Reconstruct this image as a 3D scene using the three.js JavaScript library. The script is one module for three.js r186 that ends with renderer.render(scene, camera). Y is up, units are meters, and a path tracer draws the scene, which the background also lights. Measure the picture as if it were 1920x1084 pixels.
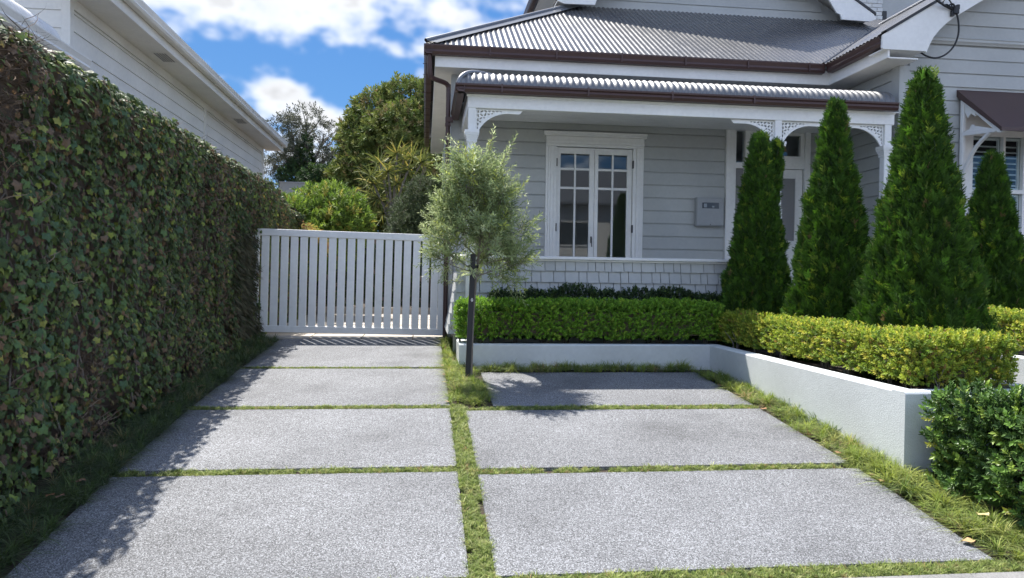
import * as THREE from 'three';
import { mergeGeometries } from 'three/addons/utils/BufferGeometryUtils.js';
import { ImprovedNoise } from 'three/addons/math/ImprovedNoise.js';

// ------------------------------------------------------------ camera, sky, sun, exposure
const scene = new THREE.Scene();
const PHOTO_W = 1920, PHOTO_H = 1084, FOCAL = 1390;
const camera = new THREE.PerspectiveCamera(2 * Math.atan(PHOTO_H / 2 / FOCAL) * 180 / Math.PI, 1024 / 578, 0.05, 600);
camera.rotation.order = 'YXZ';
camera.rotation.set(-22 / FOCAL, -Math.atan(165 / FOCAL), 0.0145);
camera.position.set(0, 1.55, 0);
camera.updateMatrixWorld(true);

const renderer = new THREE.WebGLRenderer({ antialias: true });
renderer.setSize(1024, 578);
renderer.toneMapping = THREE.LinearToneMapping;
renderer.toneMappingExposure = 5.0;
renderer.shadowMap.enabled = true;

const SUN = new THREE.Vector3(-0.25, 1, -0.535).normalize();
const sun = new THREE.DirectionalLight(new THREE.Color().setRGB(1, 0.95, 0.88), 2.0);
sun.position.copy(SUN).multiplyScalar(60);
sun.target.position.set(0, 0, 0);
sun.castShadow = true;
sun.shadow.radius = 1;
sun.shadow.mapSize.set(4096, 4096);
Object.assign(sun.shadow.camera, { left: -40, right: 40, top: 40, bottom: -40, near: 1, far: 160 });
scene.add(sun, sun.target);

function rng(seed) {
  let a = seed >>> 0;
  return () => { a = (a + 0x6D2B79F5) | 0; let t = Math.imul(a ^ (a >>> 15), 1 | a); t = (t + Math.imul(t ^ (t >>> 7), 61 | t)) ^ t; return ((t ^ (t >>> 14)) >>> 0) / 4294967296; };
}
const NZ = new ImprovedNoise();
function fbm(x, y, z, o = 4) { let s = 0, a = 0.5, f = 1; for (let i = 0; i < o; i++) { s += a * NZ.noise(x * f + 7.3 * i, y * f + 3.1 * i, z * f + 1.7 * i); a *= 0.5; f *= 2.03; } return s; }
const clamp = (v, a, b) => Math.min(b, Math.max(a, v));
const sstep = (a, b, v) => { const t = clamp((v - a) / (b - a), 0, 1); return t * t * (3 - 2 * t); };
const mix = (a, b, t) => a + (b - a) * t;

// direction of a photo pixel
function pixelRay(px, py) {
  return new THREE.Vector3((px - PHOTO_W / 2) / FOCAL, -(py - PHOTO_H / 2) / FOCAL, -1).applyEuler(camera.rotation).normalize();
}
function atZ(px, py, z) { const d = pixelRay(px, py); return d.multiplyScalar((z - camera.position.z) / d.z).add(camera.position); }
function atX(px, py, x) { const d = pixelRay(px, py); return d.multiplyScalar((x - camera.position.x) / d.x).add(camera.position); }

// the sky: blue air with broken cumulus, computed per direction
{
  const W = 2048, H = 1024, data = new Float32Array(W * H * 4);
  // main cloud banks, by direction, with their angular size and weight
  const banks = [[500, 8, 330, 40, 0.22], [700, 10, 200, 48, 0.24], [930, 50, 150, 110, 0.28], [715, 88, 40, 22, 0.30], [520, 165, 75, 45, 0.42], [575, 225, 100, 40, 0.36], [650, 250, 60, 40, 0.3],
    [790, 150, 60, 42, 0.34], [610, 118, 170, 34, -0.42], [670, 170, 100, 40, -0.42], [430, 95, 90, 34, -0.36], [745, 70, 36, 18, -0.2], [760, 140, 16, 40, -0.24], [425, 250, 90, 60, -0.1]]
    .map(([x, y, sx, sy, w]) => ({ d: pixelRay(x, y), sx: sx / FOCAL, sy: sy / FOCAL, w }));
  const d = new THREE.Vector3();
  for (let j = 0; j < H; j++) {
    const el = ((j + 0.5) / H - 0.5) * Math.PI, cy = Math.cos(el), sy = Math.sin(el);
    for (let i = 0; i < W; i++) {
      const az = ((i + 0.5) / W - 0.5) * 2 * Math.PI;
      d.set(cy * Math.cos(az), sy, cy * Math.sin(az));
      const k = (j * W + i) * 4, up = Math.max(sy, 0);
      // clear air: deep blue above, paler to the horizon, brighter round the sun
      const hz = Math.pow(1 - up, 3.2), cs = Math.max(0, d.dot(SUN)), glow = 0.05 * Math.pow(cs, 6) + 0.2 * Math.pow(cs, 40);
      let r = mix(0.003, 0.06, hz) + glow, g = mix(0.038, 0.125, hz) + glow, b = mix(0.135, 0.205, hz) + glow * 0.9;
      if (sy > -0.03) {
        let bias = 0;
        for (const c of banks) {
          if (d.dot(c.d) < 0.8) continue;
          let dx = Math.atan2(d.x, -d.z) - Math.atan2(c.d.x, -c.d.z); dx *= cy; const dy = el - Math.asin(c.d.y);
          bias += c.w * Math.exp(-(dx * dx) / (c.sx * c.sx) - (dy * dy) / (c.sy * c.sy));
        }
        const s = 5.2, h = 1 / (0.35 + up), px = d.x * h, pz = d.z * h;
        const n = fbm(px * s + 0.35 * fbm(px * 7, 3, pz * 7, 3), up * 4, pz * s, 6) * 1.15 + 0.5 * fbm(px * 22 + 5, up * 20, pz * 22, 4);
        const v = n + bias + 0.015;
        const dens = sstep(-0.14, 0.52, v), thick = sstep(0.10, 0.85, v + 0.25 * fbm(px * 9 + 2, up * 9, pz * 9 + 4, 4));
        const lit = mix(0.245, 0.135, thick) * (1 + 2.0 * sstep(0.72, -0.25, d.dot(SUN))) + 0.2 * Math.pow(cs, 8);  // clouds away from the sun brightened as added fill for shaded fronts
        r = mix(r, lit * 0.97, dens); g = mix(g, lit * 0.99, dens); b = mix(b, lit * 1.03, dens);
      }
      if (sy < 0) { const t = sstep(0, -0.06, sy); r = mix(r, 0.14, t); g = mix(g, 0.14, t); b = mix(b, 0.13, t); }
      data[k] = r; data[k + 1] = g; data[k + 2] = b; data[k + 3] = 1;
    }
  }
  const sky = new THREE.DataTexture(data, W, H, THREE.RGBAFormat, THREE.FloatType);
  sky.mapping = THREE.EquirectangularReflectionMapping; sky.magFilter = THREE.LinearFilter; sky.minFilter = THREE.LinearFilter; sky.colorSpace = THREE.LinearSRGBColorSpace; sky.needsUpdate = true;
  scene.background = sky; scene.environment = sky;
}

// ------------------------------------------------------------ helpers
const used = new Map();
function numbered(n) { const k = used.get(n) ?? 0; used.set(n, k + 1); return k ? n + '_' + String(k).padStart(3, '0') : n; }
function tag(o, label, category, group, kind) { o.userData = { label, category }; if (group) o.userData.group = group; if (kind) o.userData.kind = kind; return o; }
function thing(name, label, category, at = [0, 0, 0], group, kind) {
  const g = new THREE.Group(); g.name = numbered(name); g.position.set(...at); scene.add(g); tag(g, label, category, group, kind); return g;
}
function structure(name, label, at = [0, 0, 0]) { const g = new THREE.Group(); g.name = name; g.position.set(...at); g.userData = { kind: 'structure', label, category: name.replace(/_/g, ' ') }; scene.add(g); return g; }
// geometry is written in world metres; a child of a thing is shifted back by the thing's base
function part(name, geo, mat, parent) {
  const m = new THREE.Mesh(Array.isArray(geo) ? mergeGeometries(geo.map(plain)) : geo, mat);
  m.name = name; m.castShadow = m.receiveShadow = true;
  if (parent) { if (parent.parent === scene && parent.isGroup) m.position.copy(parent.position).negate(); parent.add(m); } else { m.name = numbered(name); scene.add(m); }
  return m;
}
function sub(name, parent) { const g = new THREE.Group(); g.name = name; g.position.copy(parent.position).negate(); parent.add(g); return g; }
function plain(g) { let q = g.index ? g.toNonIndexed() : g; for (const k of Object.keys(q.attributes)) if (!['position', 'normal', 'uv'].includes(k)) q.deleteAttribute(k); if (!q.attributes.uv) uvm(q); return q; }
function uvm(g) {  // uv in metres from the side each face points to
  const p = g.attributes.position, n = g.attributes.normal, uv = new Float32Array(p.count * 2);
  for (let i = 0; i < p.count; i++) {
    const ax = Math.abs(n.getX(i)), ay = Math.abs(n.getY(i)), az = Math.abs(n.getZ(i));
    if (ay >= ax && ay >= az) { uv[2 * i] = p.getX(i); uv[2 * i + 1] = p.getZ(i); } else if (ax >= az) { uv[2 * i] = p.getZ(i); uv[2 * i + 1] = p.getY(i); } else { uv[2 * i] = p.getX(i); uv[2 * i + 1] = p.getY(i); }
  }
  g.setAttribute('uv', new THREE.BufferAttribute(uv, 2)); return g;
}
// a prism: outline pts extruded along an axis. x: pts [z,y]; y: pts [x,z]; z: pts [x,y]
function prism(axis, pts, a0, a1) {
  if (a0 > a1) [a0, a1] = [a1, a0];
  const P = axis === 'x' ? (q, a) => [a, q[1], q[0]] : axis === 'y' ? (q, a) => [q[0], a, q[1]] : (q, a) => [q[0], q[1], a];
  let area = 0; for (let i = 0; i < pts.length; i++) { const a = pts[i], b = pts[(i + 1) % pts.length]; area += a[0] * b[1] - b[0] * a[1]; }
  let ring = area > 0 ? pts : pts.slice().reverse(); const flip = axis === 'z' ? false : true;
  const v = []; const tri = (a, b, c) => flip ? v.push(...a, ...c, ...b) : v.push(...a, ...b, ...c);
  for (let i = 0; i < ring.length; i++) { const a = ring[i], b = ring[(i + 1) % ring.length]; tri(P(a, a0), P(b, a0), P(b, a1)); tri(P(a, a0), P(b, a1), P(a, a1)); }
  for (const f of THREE.ShapeUtils.triangulateShape(ring.map(q => new THREE.Vector2(q[0], q[1])), [])) { const [i, j, k] = f; tri(P(ring[i], a1), P(ring[j], a1), P(ring[k], a1)); tri(P(ring[k], a0), P(ring[j], a0), P(ring[i], a0)); }
  const g = new THREE.BufferGeometry(); g.setAttribute('position', new THREE.Float32BufferAttribute(v, 3)); g.computeVertexNormals(); return uvm(g);
}
function bx(x0, x1, y0, y1, z0, z1, c = 0) {
  if (x0 > x1) [x0, x1] = [x1, x0]; if (y0 > y1) [y0, y1] = [y1, y0]; if (z0 > z1) [z0, z1] = [z1, z0];
  if (!c) { const g = new THREE.BoxGeometry(x1 - x0, y1 - y0, z1 - z0).toNonIndexed(); g.translate((x0 + x1) / 2, (y0 + y1) / 2, (z0 + z1) / 2); return uvm(g); }
  // chamfered along its longest side
  const dx = x1 - x0, dy = y1 - y0, dz = z1 - z0;
  const oct = (a0, a1, b0, b1) => [[a0 + c, b0], [a1 - c, b0], [a1, b0 + c], [a1, b1 - c], [a1 - c, b1], [a0 + c, b1], [a0, b1 - c], [a0, b0 + c]];
  if (dx >= dy && dx >= dz) return prism('x', oct(z0, z1, y0, y1), x0, x1);
  if (dy >= dz) return prism('y', oct(x0, x1, z0, z1), y0, y1);
  return prism('z', oct(x0, x1, y0, y1), z0, z1);
}
const V = (x, y, z) => new THREE.Vector3(x, y, z);
function tube(pts, r0, r1 = r0, radial = 6, seg = pts.length * 3) {  // tapered tube through points
  const c = new THREE.CatmullRomCurve3(pts.map(p => p.isVector3 ? p : V(...p))), g = new THREE.TubeGeometry(c, seg, 1, radial, false), p = g.attributes.position;
  const q = V(0, 0, 0);
  for (let i = 0; i <= seg; i++) { c.getPointAt(i / seg, q); const r = mix(r0, r1, i / seg); for (let j = 0; j <= radial; j++) { const k = i * (radial + 1) + j; p.setXYZ(k, q.x + (p.getX(k) - q.x) * r, q.y + (p.getY(k) - q.y) * r, q.z + (p.getZ(k) - q.z) * r); } }
  return g.toNonIndexed();
}
function bar(a, b, w, h) {  // square bar between two points
  const A = V(...a), B = V(...b), L = A.distanceTo(B), g = new THREE.BoxGeometry(w, L, h).toNonIndexed();
  g.applyQuaternion(new THREE.Quaternion().setFromUnitVectors(V(0, 1, 0), B.clone().sub(A).normalize())); g.translate((a[0] + b[0]) / 2, (a[1] + b[1]) / 2, (a[2] + b[2]) / 2); return g;
}

// ------------------------------------------------------------ textures and materials
function tex(size, fn, srgb) {
  const d = new Uint8Array(size * size * 4);
  for (let j = 0; j < size; j++) for (let i = 0; i < size; i++) { const c = fn(i / size, j / size, i, j), k = (j * size + i) * 4; d[k] = clamp(c[0] * 255, 0, 255); d[k + 1] = clamp(c[1] * 255, 0, 255); d[k + 2] = clamp(c[2] * 255, 0, 255); d[k + 3] = 255; }
  const t = new THREE.DataTexture(d, size, size); t.wrapS = t.wrapT = THREE.RepeatWrapping; t.magFilter = THREE.LinearFilter; t.minFilter = THREE.LinearMipmapLinearFilter; t.generateMipmaps = true;
  if (srgb) t.colorSpace = THREE.SRGBColorSpace; t.needsUpdate = true; return t;
}
// tileable noise on a torus-like lattice
function tnoise(u, v, f, o, s = 0) { let a = 0.5, r = 0; for (let i = 0; i < o; i++) { const n = f << i; const x = u * n, y = v * n; const X0 = Math.floor(x), Y0 = Math.floor(y), fx = x - X0, fy = y - Y0; const h = (X, Y) => { let q = Math.imul(((X % n) + n) % n + 17 * s + i * 131, 374761393) + Math.imul(((Y % n) + n) % n + 31 * s, 668265263); q = Math.imul(q ^ (q >>> 13), 1274126177); return ((q ^ (q >>> 16)) >>> 0) / 4294967296; }; const sx = fx * fx * (3 - 2 * fx), sy = fy * fy * (3 - 2 * fy); r += a * mix(mix(h(X0, Y0), h(X0 + 1, Y0), sx), mix(h(X0, Y0 + 1), h(X0 + 1, Y0 + 1), sx), sy); a *= 0.5; } return r; }
// exposed aggregate: chips of pale and dark stone in grey cement
const aggregate = (() => {
  const S = 1024, N = 170, R = rng(11), pts = [];
  for (let j = 0; j < N; j++) for (let i = 0; i < N; i++) { const t = R(); pts.push([(i + 0.1 + 0.8 * R()) / N, (j + 0.1 + 0.8 * R()) / N, t < 0.2 ? 0.31 + 0.14 * R() : t < 0.62 ? 0.48 + 0.16 * R() : 0.64 + 0.22 * R(), R()]); }
  const val = new Float32Array(S * S * 2);
  for (let y = 0; y < S; y++) for (let x = 0; x < S; x++) {
    const u = (x + 0.5) / S, v = (y + 0.5) / S, ci = Math.floor(u * N), cj = Math.floor(v * N); let d1 = 9, d2 = 9, c = 0, w = 0;
    for (let b = -1; b <= 1; b++) for (let a = -1; a <= 1; a++) { const p = pts[((cj + b + N) % N) * N + ((ci + a + N) % N)]; let dx = Math.abs(u - p[0]), dy = Math.abs(v - p[1]); if (dx > 0.5) dx = 1 - dx; if (dy > 0.5) dy = 1 - dy; const q = Math.hypot(dx, dy) * N; if (q < d1) { d2 = d1; d1 = q; c = p[2]; w = p[3]; } else if (q < d2) d2 = q; }
    const edge = sstep(0.04, 0.26, d2 - d1); val[(y * S + x) * 2] = mix(0.47, c, edge); val[(y * S + x) * 2 + 1] = edge * (0.6 + 0.4 * w);
  }
  return { map: tex(S, (u, v, x, y) => { const c = val[(y * S + x) * 2]; return [c * 0.985, c * 1.0, c * 1.025]; }, true), bump: tex(S, (u, v, x, y) => { const e = val[(y * S + x) * 2 + 1]; return [e, e, e]; }) };
})();
const grainTex = tex(512, (u, v) => { const n = 0.62 + 0.26 * (tnoise(u, v, 8, 5, 3) - 0.5) + 0.28 * (tnoise(u, v, 128, 2, 5) - 0.5); return [n, n, n]; });
const stuccoTex = tex(512, (u, v) => { const n = sstep(0.3, 0.75, tnoise(u, v, 48, 3, 9)); return [n, n, n]; });
const dirtTex = tex(512, (u, v) => { const n = 0.965 + 0.1 * (tnoise(u, v, 4, 6, 21) - 0.5) + 0.05 * (tnoise(u, v, 64, 2, 8) - 0.5); return [n, n * 0.998, n * 0.99]; }, true);
const asphaltTex = tex(512, (u, v) => { const n = 0.82 + 0.3 * (tnoise(u, v, 128, 2, 2) - 0.5) + 0.16 * (tnoise(u, v, 4, 4, 6) - 0.5); return [n, n, n]; }, true);
function rep(t, m) { const c = t.clone(); c.repeat.set(1 / m, 1 / m); c.needsUpdate = true; return c; }
const rgb = (r, g, b) => new THREE.Color().setRGB(r, g, b);
const std = (c, rough, o = {}) => new THREE.MeshStandardMaterial({ color: rgb(...c), roughness: rough, ...o });
const dirt2 = rep(dirtTex, 2.3), grain1 = rep(grainTex, 0.9), stucco1 = rep(stuccoTex, 0.26);
const paint = (c, rough = 0.55, b = 0.0012) => std(c, rough, { map: dirt2, bumpMap: grain1, bumpScale: b });
const M = {
  white: paint([0.87, 0.875, 0.87], 0.45), grey: paint([0.455, 0.475, 0.478], 0.5), grey2: paint([0.44, 0.46, 0.463], 0.5), grey3: paint([0.47, 0.49, 0.49], 0.5), greyDoor: paint([0.38, 0.40, 0.42], 0.5),
  shingle: [[0.485, 0.505, 0.51], [0.465, 0.485, 0.49], [0.505, 0.525, 0.525]].map(c => paint(c, 0.6, 0.002)),
  gate: paint([0.86, 0.875, 0.88], 0.5), brown: paint([0.07, 0.036, 0.033], 0.42, 0.0004), nwhite: paint([0.84, 0.83, 0.80], 0.5), nwhite2: paint([0.82, 0.81, 0.785], 0.5), vent: std([0.25, 0.25, 0.24], 0.8),
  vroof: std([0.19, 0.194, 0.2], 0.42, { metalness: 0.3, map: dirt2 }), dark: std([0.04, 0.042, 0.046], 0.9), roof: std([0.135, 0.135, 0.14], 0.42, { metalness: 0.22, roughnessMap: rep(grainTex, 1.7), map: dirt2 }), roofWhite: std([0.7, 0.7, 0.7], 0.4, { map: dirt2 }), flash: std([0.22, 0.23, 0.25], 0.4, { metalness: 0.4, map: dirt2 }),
  render: std([0.64, 0.68, 0.70], 0.85, { bumpMap: stucco1, bumpScale: 0.0011, map: dirt2 }), black: std([0.012, 0.013, 0.016], 0.5, { bumpMap: grain1, bumpScale: 0.002 }), iron: std([0.02, 0.02, 0.022], 0.4),
  glass: new THREE.MeshPhysicalMaterial({ color: rgb(0.9, 0.94, 0.95), roughness: 0.02, transmission: 1, thickness: 0, ior: 1.52 }),
  frost: new THREE.MeshPhysicalMaterial({ color: rgb(0.55, 0.55, 0.56), roughness: 0.25, transmission: 0.5, thickness: 0, bumpMap: rep(stuccoTex, 0.12), bumpScale: 0.004 }),
  room: std([0.5, 0.49, 0.47], 0.9), soil: std([0.055, 0.04, 0.028], 0.95, { bumpMap: rep(grainTex, 0.3), bumpScale: 0.02 }), bark: std([0.16, 0.12, 0.09], 0.9, { bumpMap: rep(grainTex, 0.2), bumpScale: 0.006 }), barkGrey: std([0.24, 0.21, 0.18], 0.9, { bumpMap: rep(grainTex, 0.3), bumpScale: 0.01 }),
  brick: [[0.72, 0.74, 0.74], [0.68, 0.70, 0.71], [0.75, 0.76, 0.75]].map(c => paint(c, 0.7, 0.006)), concrete: std([0.36, 0.355, 0.345], 0.9, { map: rep(asphaltTex, 0.6) }), paver: [[0.42, 0.38, 0.33], [0.39, 0.36, 0.32], [0.45, 0.41, 0.36]].map(c => std(c, 0.9, { bumpMap: grain1, bumpScale: 0.004 })),
  asphalt: std([0.16, 0.16, 0.16], 0.95, { map: rep(asphaltTex, 0.8) }), timber: std([0.24, 0.18, 0.13], 0.85, { bumpMap: grain1, bumpScale: 0.004 }),
  slab: new THREE.MeshStandardMaterial({ color: rgb(1, 1, 1), roughness: 0.8, map: rep(aggregate.map, 1.15), bumpMap: rep(aggregate.bump, 1.15), bumpScale: 0.0018, vertexColors: true }),
};
// leaves: a little light comes through them
const leafMat = (rough, through, o = {}) => new THREE.MeshPhysicalMaterial({ color: rgb(1, 1, 1), roughness: 0.97, transmission: through, thickness: 0, clearcoat: 0.62 * (1 - rough), clearcoatRoughness: rough, specularIntensity: 0.35, vertexColors: true, side: THREE.DoubleSide, ...o });

// ------------------------------------------------------------ the ground
const GZ = [-400, -40, -13, -11.17, -8.71, -6.82, -5.21, -3.85, -3.3, -1.6, 0.5, 3, 400], GY = [1.0, 0.95, 0.68, 0.62, 0.475, 0.34, 0.19, 0.01, -0.03, -0.08, -0.1, -0.14, -0.14];
function gh(z) { let i = 0; while (i < GZ.length - 2 && z > GZ[i + 1]) i++; return mix(GY[i], GY[i + 1], clamp((z - GZ[i]) / (GZ[i + 1] - GZ[i]), 0, 1)); }
function sheetGround(x0, x1, zs, lift) {
  const v = [], ix = []; zs.forEach((z, j) => { v.push(x0, gh(z) + lift, z, x1, gh(z) + lift, z); if (j) ix.push(2 * j - 2, 2 * j - 1, 2 * j, 2 * j - 1, 2 * j + 1, 2 * j); });
  const g = new THREE.BufferGeometry(); g.setAttribute('position', new THREE.Float32BufferAttribute(v, 3)); g.setIndex(zs[1] > zs[0] ? ix.map((_, k) => ix[k - k % 3 + [0, 2, 1][k % 3]]) : ix); g.computeVertexNormals(); return uvm(g);
}
{
  const ground = part('ground', sheetGround(-220, 220, [300, 60, 3, 0.5, -1.6, -3.3, -3.85, -5.21, -6.82, -8.71, -11.17, -13, -40, -300], -0.03), M.soil);
  ground.userData = { kind: 'structure', label: 'bare brown soil under and around the paving', category: 'ground' };
  const road = part('road', bx(-120, 120, -0.2, -0.125, 3.2, 10.5), M.asphalt); road.userData = { kind: 'structure', label: 'dark asphalt street in front of the houses', category: 'road' };
  const fp = part('footpath', (() => { const g = sheetGround(-40, 40, [3.2, 1.5, 0.5, -1.6, -3.3, -3.64], 0.0); return g; })(), M.concrete); fp.userData = { kind: 'structure', label: 'grey concrete footpath at the driveway entrance', category: 'footpath' };
}
// the driveway slabs: a grid that follows the slope, with side faces and tone patches
const driveway = structure('driveway', 'exposed aggregate concrete slabs with grass joints between them', [0.5, gh(-3.8), -3.8]);
function slab(x0, x1, z0, z1, seed) {
  const nx = Math.ceil((x1 - x0) / 0.12), nz = Math.ceil((z1 - z0) / 0.12), v = [], c = [], uv = [], ix = [];
  const put = (x, y, z, u, w) => {
    const n = 0.8 * (fbm(x * 0.9 + seed, z * 0.9, 3.1, 4)) + 0.45 * fbm(x * 3.2, z * 3.2 + seed, 8.4, 3) - 0.42 * sstep(0.14, 0.36, fbm(x * 1.7 + 9, z * 1.7 + seed, 1.4, 4)), b = 0.59 + 0.3 * n + (seed % 3 - 1) * 0.018; v.push(x, y, z); c.push(b, b, b * 1.0); uv.push(u, w); return v.length / 3 - 1;
  };
  const top = []; for (let j = 0; j <= nz; j++) for (let i = 0; i <= nx; i++) { const x = mix(x0, x1, i / nx), z = mix(z0, z1, j / nz), e = Math.min(x - x0, x1 - x, z - z0, z1 - z); top.push(put(x, gh(z) - (e < 1e-4 ? 0.006 : 0), z, x + seed * 0.37, z + seed * 0.71)); }
  const at = (i, j) => top[j * (nx + 1) + i];
  for (let j = 0; j < nz; j++) for (let i = 0; i < nx; i++) ix.push(at(i, j), at(i, j + 1), at(i + 1, j), at(i + 1, j), at(i, j + 1), at(i + 1, j + 1));
  const rim = []; for (let i = 0; i < nx; i++) rim.push([i, 0]); for (let j = 0; j < nz; j++) rim.push([nx, j]); for (let i = nx; i > 0; i--) rim.push([i, nz]); for (let j = nz; j > 0; j--) rim.push([0, j]);
  const lo = rim.map(([i, j], k) => { const p = at(i, j); return [put(v[3 * p], v[3 * p + 1], v[3 * p + 2], k * 0.12, 0), put(v[3 * p], v[3 * p + 1] - 0.07, v[3 * p + 2], k * 0.12, 0.07)]; });
  for (let k = 0; k < lo.length; k++) { const a = lo[k], b = lo[(k + 1) % lo.length]; ix.push(a[0], b[0], a[1], b[0], b[1], a[1]); }
  const g = new THREE.BufferGeometry(); g.setAttribute('position', new THREE.Float32BufferAttribute(v, 3)); g.setAttribute('color', new THREE.Float32BufferAttribute(c, 3)); g.setAttribute('uv', new THREE.Float32BufferAttribute(uv, 2)); g.setIndex(ix); g.computeVertexNormals();
  return part('concrete_slab', g, M.slab, driveway);
}
const LX = [-2.06, 0.25], RX = [0.39, 3.21];
[[...LX, -5.19, -3.80], [...LX, -6.83, -5.30], [...LX, -8.70, -6.95], [...LX, -11.05, -8.80], [...RX, -5.13, -3.80], [...RX, -6.75, -5.24], [0.66, 3.21, -8.48, -6.9]].forEach((a, i) => slab(...a, i + 1));
// paving behind the gate
const court = structure('courtyard', 'pale stone paving in the yard behind the white gate', [-1, gh(-13), -13]);
{ const R = rng(5); for (let j = 0; j < 9; j++) for (let i = 0; i < 6; i++) { const z1 = -11.1 - j * 0.7, x0 = -2.4 + i * 0.75; part('paving_stone', bx(x0, x0 + 0.735, gh(z1 - 0.35) - 0.06, gh(z1 - 0.35) + 0.004 * R(), z1 - 0.685, z1, 0.008), M.paver[Math.floor(R() * 3)], court); } }

// ------------------------------------------------------------ pieces shared by the houses
// one weatherboard with a rebated joint along its top; face at plane p, pointing along dir
function board(axis, a0, a1, y0, y1, p, dir) {
  const t = 0.026, g = 0.022, q = (d, y) => [p + dir * d, y];
  return prism(axis, [q(-t, y0), q(0, y0), q(0, y1 - g), q(-0.02, y1 - g * 0.8), q(-0.02, y1 - 0.001), q(-t, y1 - 0.001)], a0, a1);
}
// boards over a wall rectangle, cut round openings [a0,a1,y0,y1]; clip(y0,y1) -> [a0,a1] shapes gables
function boards(parent, axis, a0, a1, y0, y1, pitch, phase, p, dir, holes, mats, clip, R = rng(3)) {
  let k = Math.floor((y0 - phase) / pitch);
  for (; phase + k * pitch < y1 - 0.02; k++) {
    const b0 = Math.max(y0, phase + k * pitch), b1 = Math.min(y1, phase + (k + 1) * pitch); if (b1 - b0 < 0.03) continue;
    let spans = [clip ? clip(b0, b1) : [a0, a1]];
    for (const h of holes) if (h[2] < b1 - 0.01 && h[3] > b0 + 0.01) spans = spans.flatMap(([s, e]) => [[s, Math.min(e, h[0])], [Math.max(s, h[1]), e]].filter(([m, n]) => n - m > 0.02));
    for (const [s, e] of spans) if (e - s > 0.02) part('weatherboard', board(axis, s, e, b0, b1, p + dir * (R() - 0.5) * 0.002, dir), mats[Math.floor(R() * mats.length)], parent);
  }
}
// corrugated sheet. u runs across the ribs, prof is the [a,y] path down the slope. axis x: u=x, a=z; axis z: u=z, a=x
function corrugated(axis, u0, u1, prof, opt = {}) {
  const pitch = opt.pitch ?? 0.085, amp = opt.amp ?? 0.0078, n = Math.max(2, Math.round((u1 - u0) / pitch * 8)), m = prof.length - 1, pos = [], ix = [];
  for (let j = 0; j <= m; j++) {
    const a = prof[Math.max(0, j - 1)], b = prof[Math.min(m, j + 1)], dx = b[0] - a[0], dy = b[1] - a[1], L = Math.hypot(dx, dy) || 1, s = opt.side ?? 1, nx = -dy / L * s, ny = dx / L * s;
    const lo = opt.lo ? opt.lo(prof[j]) : -1e9, hi = opt.hi ? opt.hi(prof[j]) : 1e9;
    for (let i = 0; i <= n; i++) { const u = clamp(mix(u0, u1, i / n), lo, hi), h = amp * Math.sin(u / pitch * 2 * Math.PI) + (opt.lift ?? 0), A = prof[j][0] + nx * h, Y = prof[j][1] + ny * h; axis === 'x' ? pos.push(u, Y, A) : pos.push(A, Y, u); }
  }
  for (let j = 0; j < m; j++) for (let i = 0; i < n; i++) { const a = j * (n + 1) + i, b = a + n + 1; ix.push(a, b, a + 1, a + 1, b, b + 1); }
  const g = new THREE.BufferGeometry(); g.setAttribute('position', new THREE.Float32BufferAttribute(pos, 3)); g.setIndex(ix); g.computeVertexNormals(); return uvm(g);
}
const line = (a, b, n) => Array.from({ length: n + 1 }, (_, i) => [mix(a[0], b[0], i / n), mix(a[1], b[1], i / n)]);
// gutter outline: back, base, ogee front; face is the outer plane, dir its outward side
const gutterPts = (face, y0, y1, dir) => [[face - dir * 0.12, y0], [face - dir * 0.035, y0], [face - dir * 0.012, y0 + 0.035], [face - dir * 0.022, y0 + 0.065], [face - dir * 0.004, y1 - 0.028], [face, y1 - 0.02], [face, y1], [face - dir * 0.012, y1], [face - dir * 0.016, y1 - 0.02], [face - dir * 0.03, y0 + 0.03], [face - dir * 0.11, y0 + 0.02], [face - dir * 0.11, y1], [face - dir * 0.12, y1]];

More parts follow.
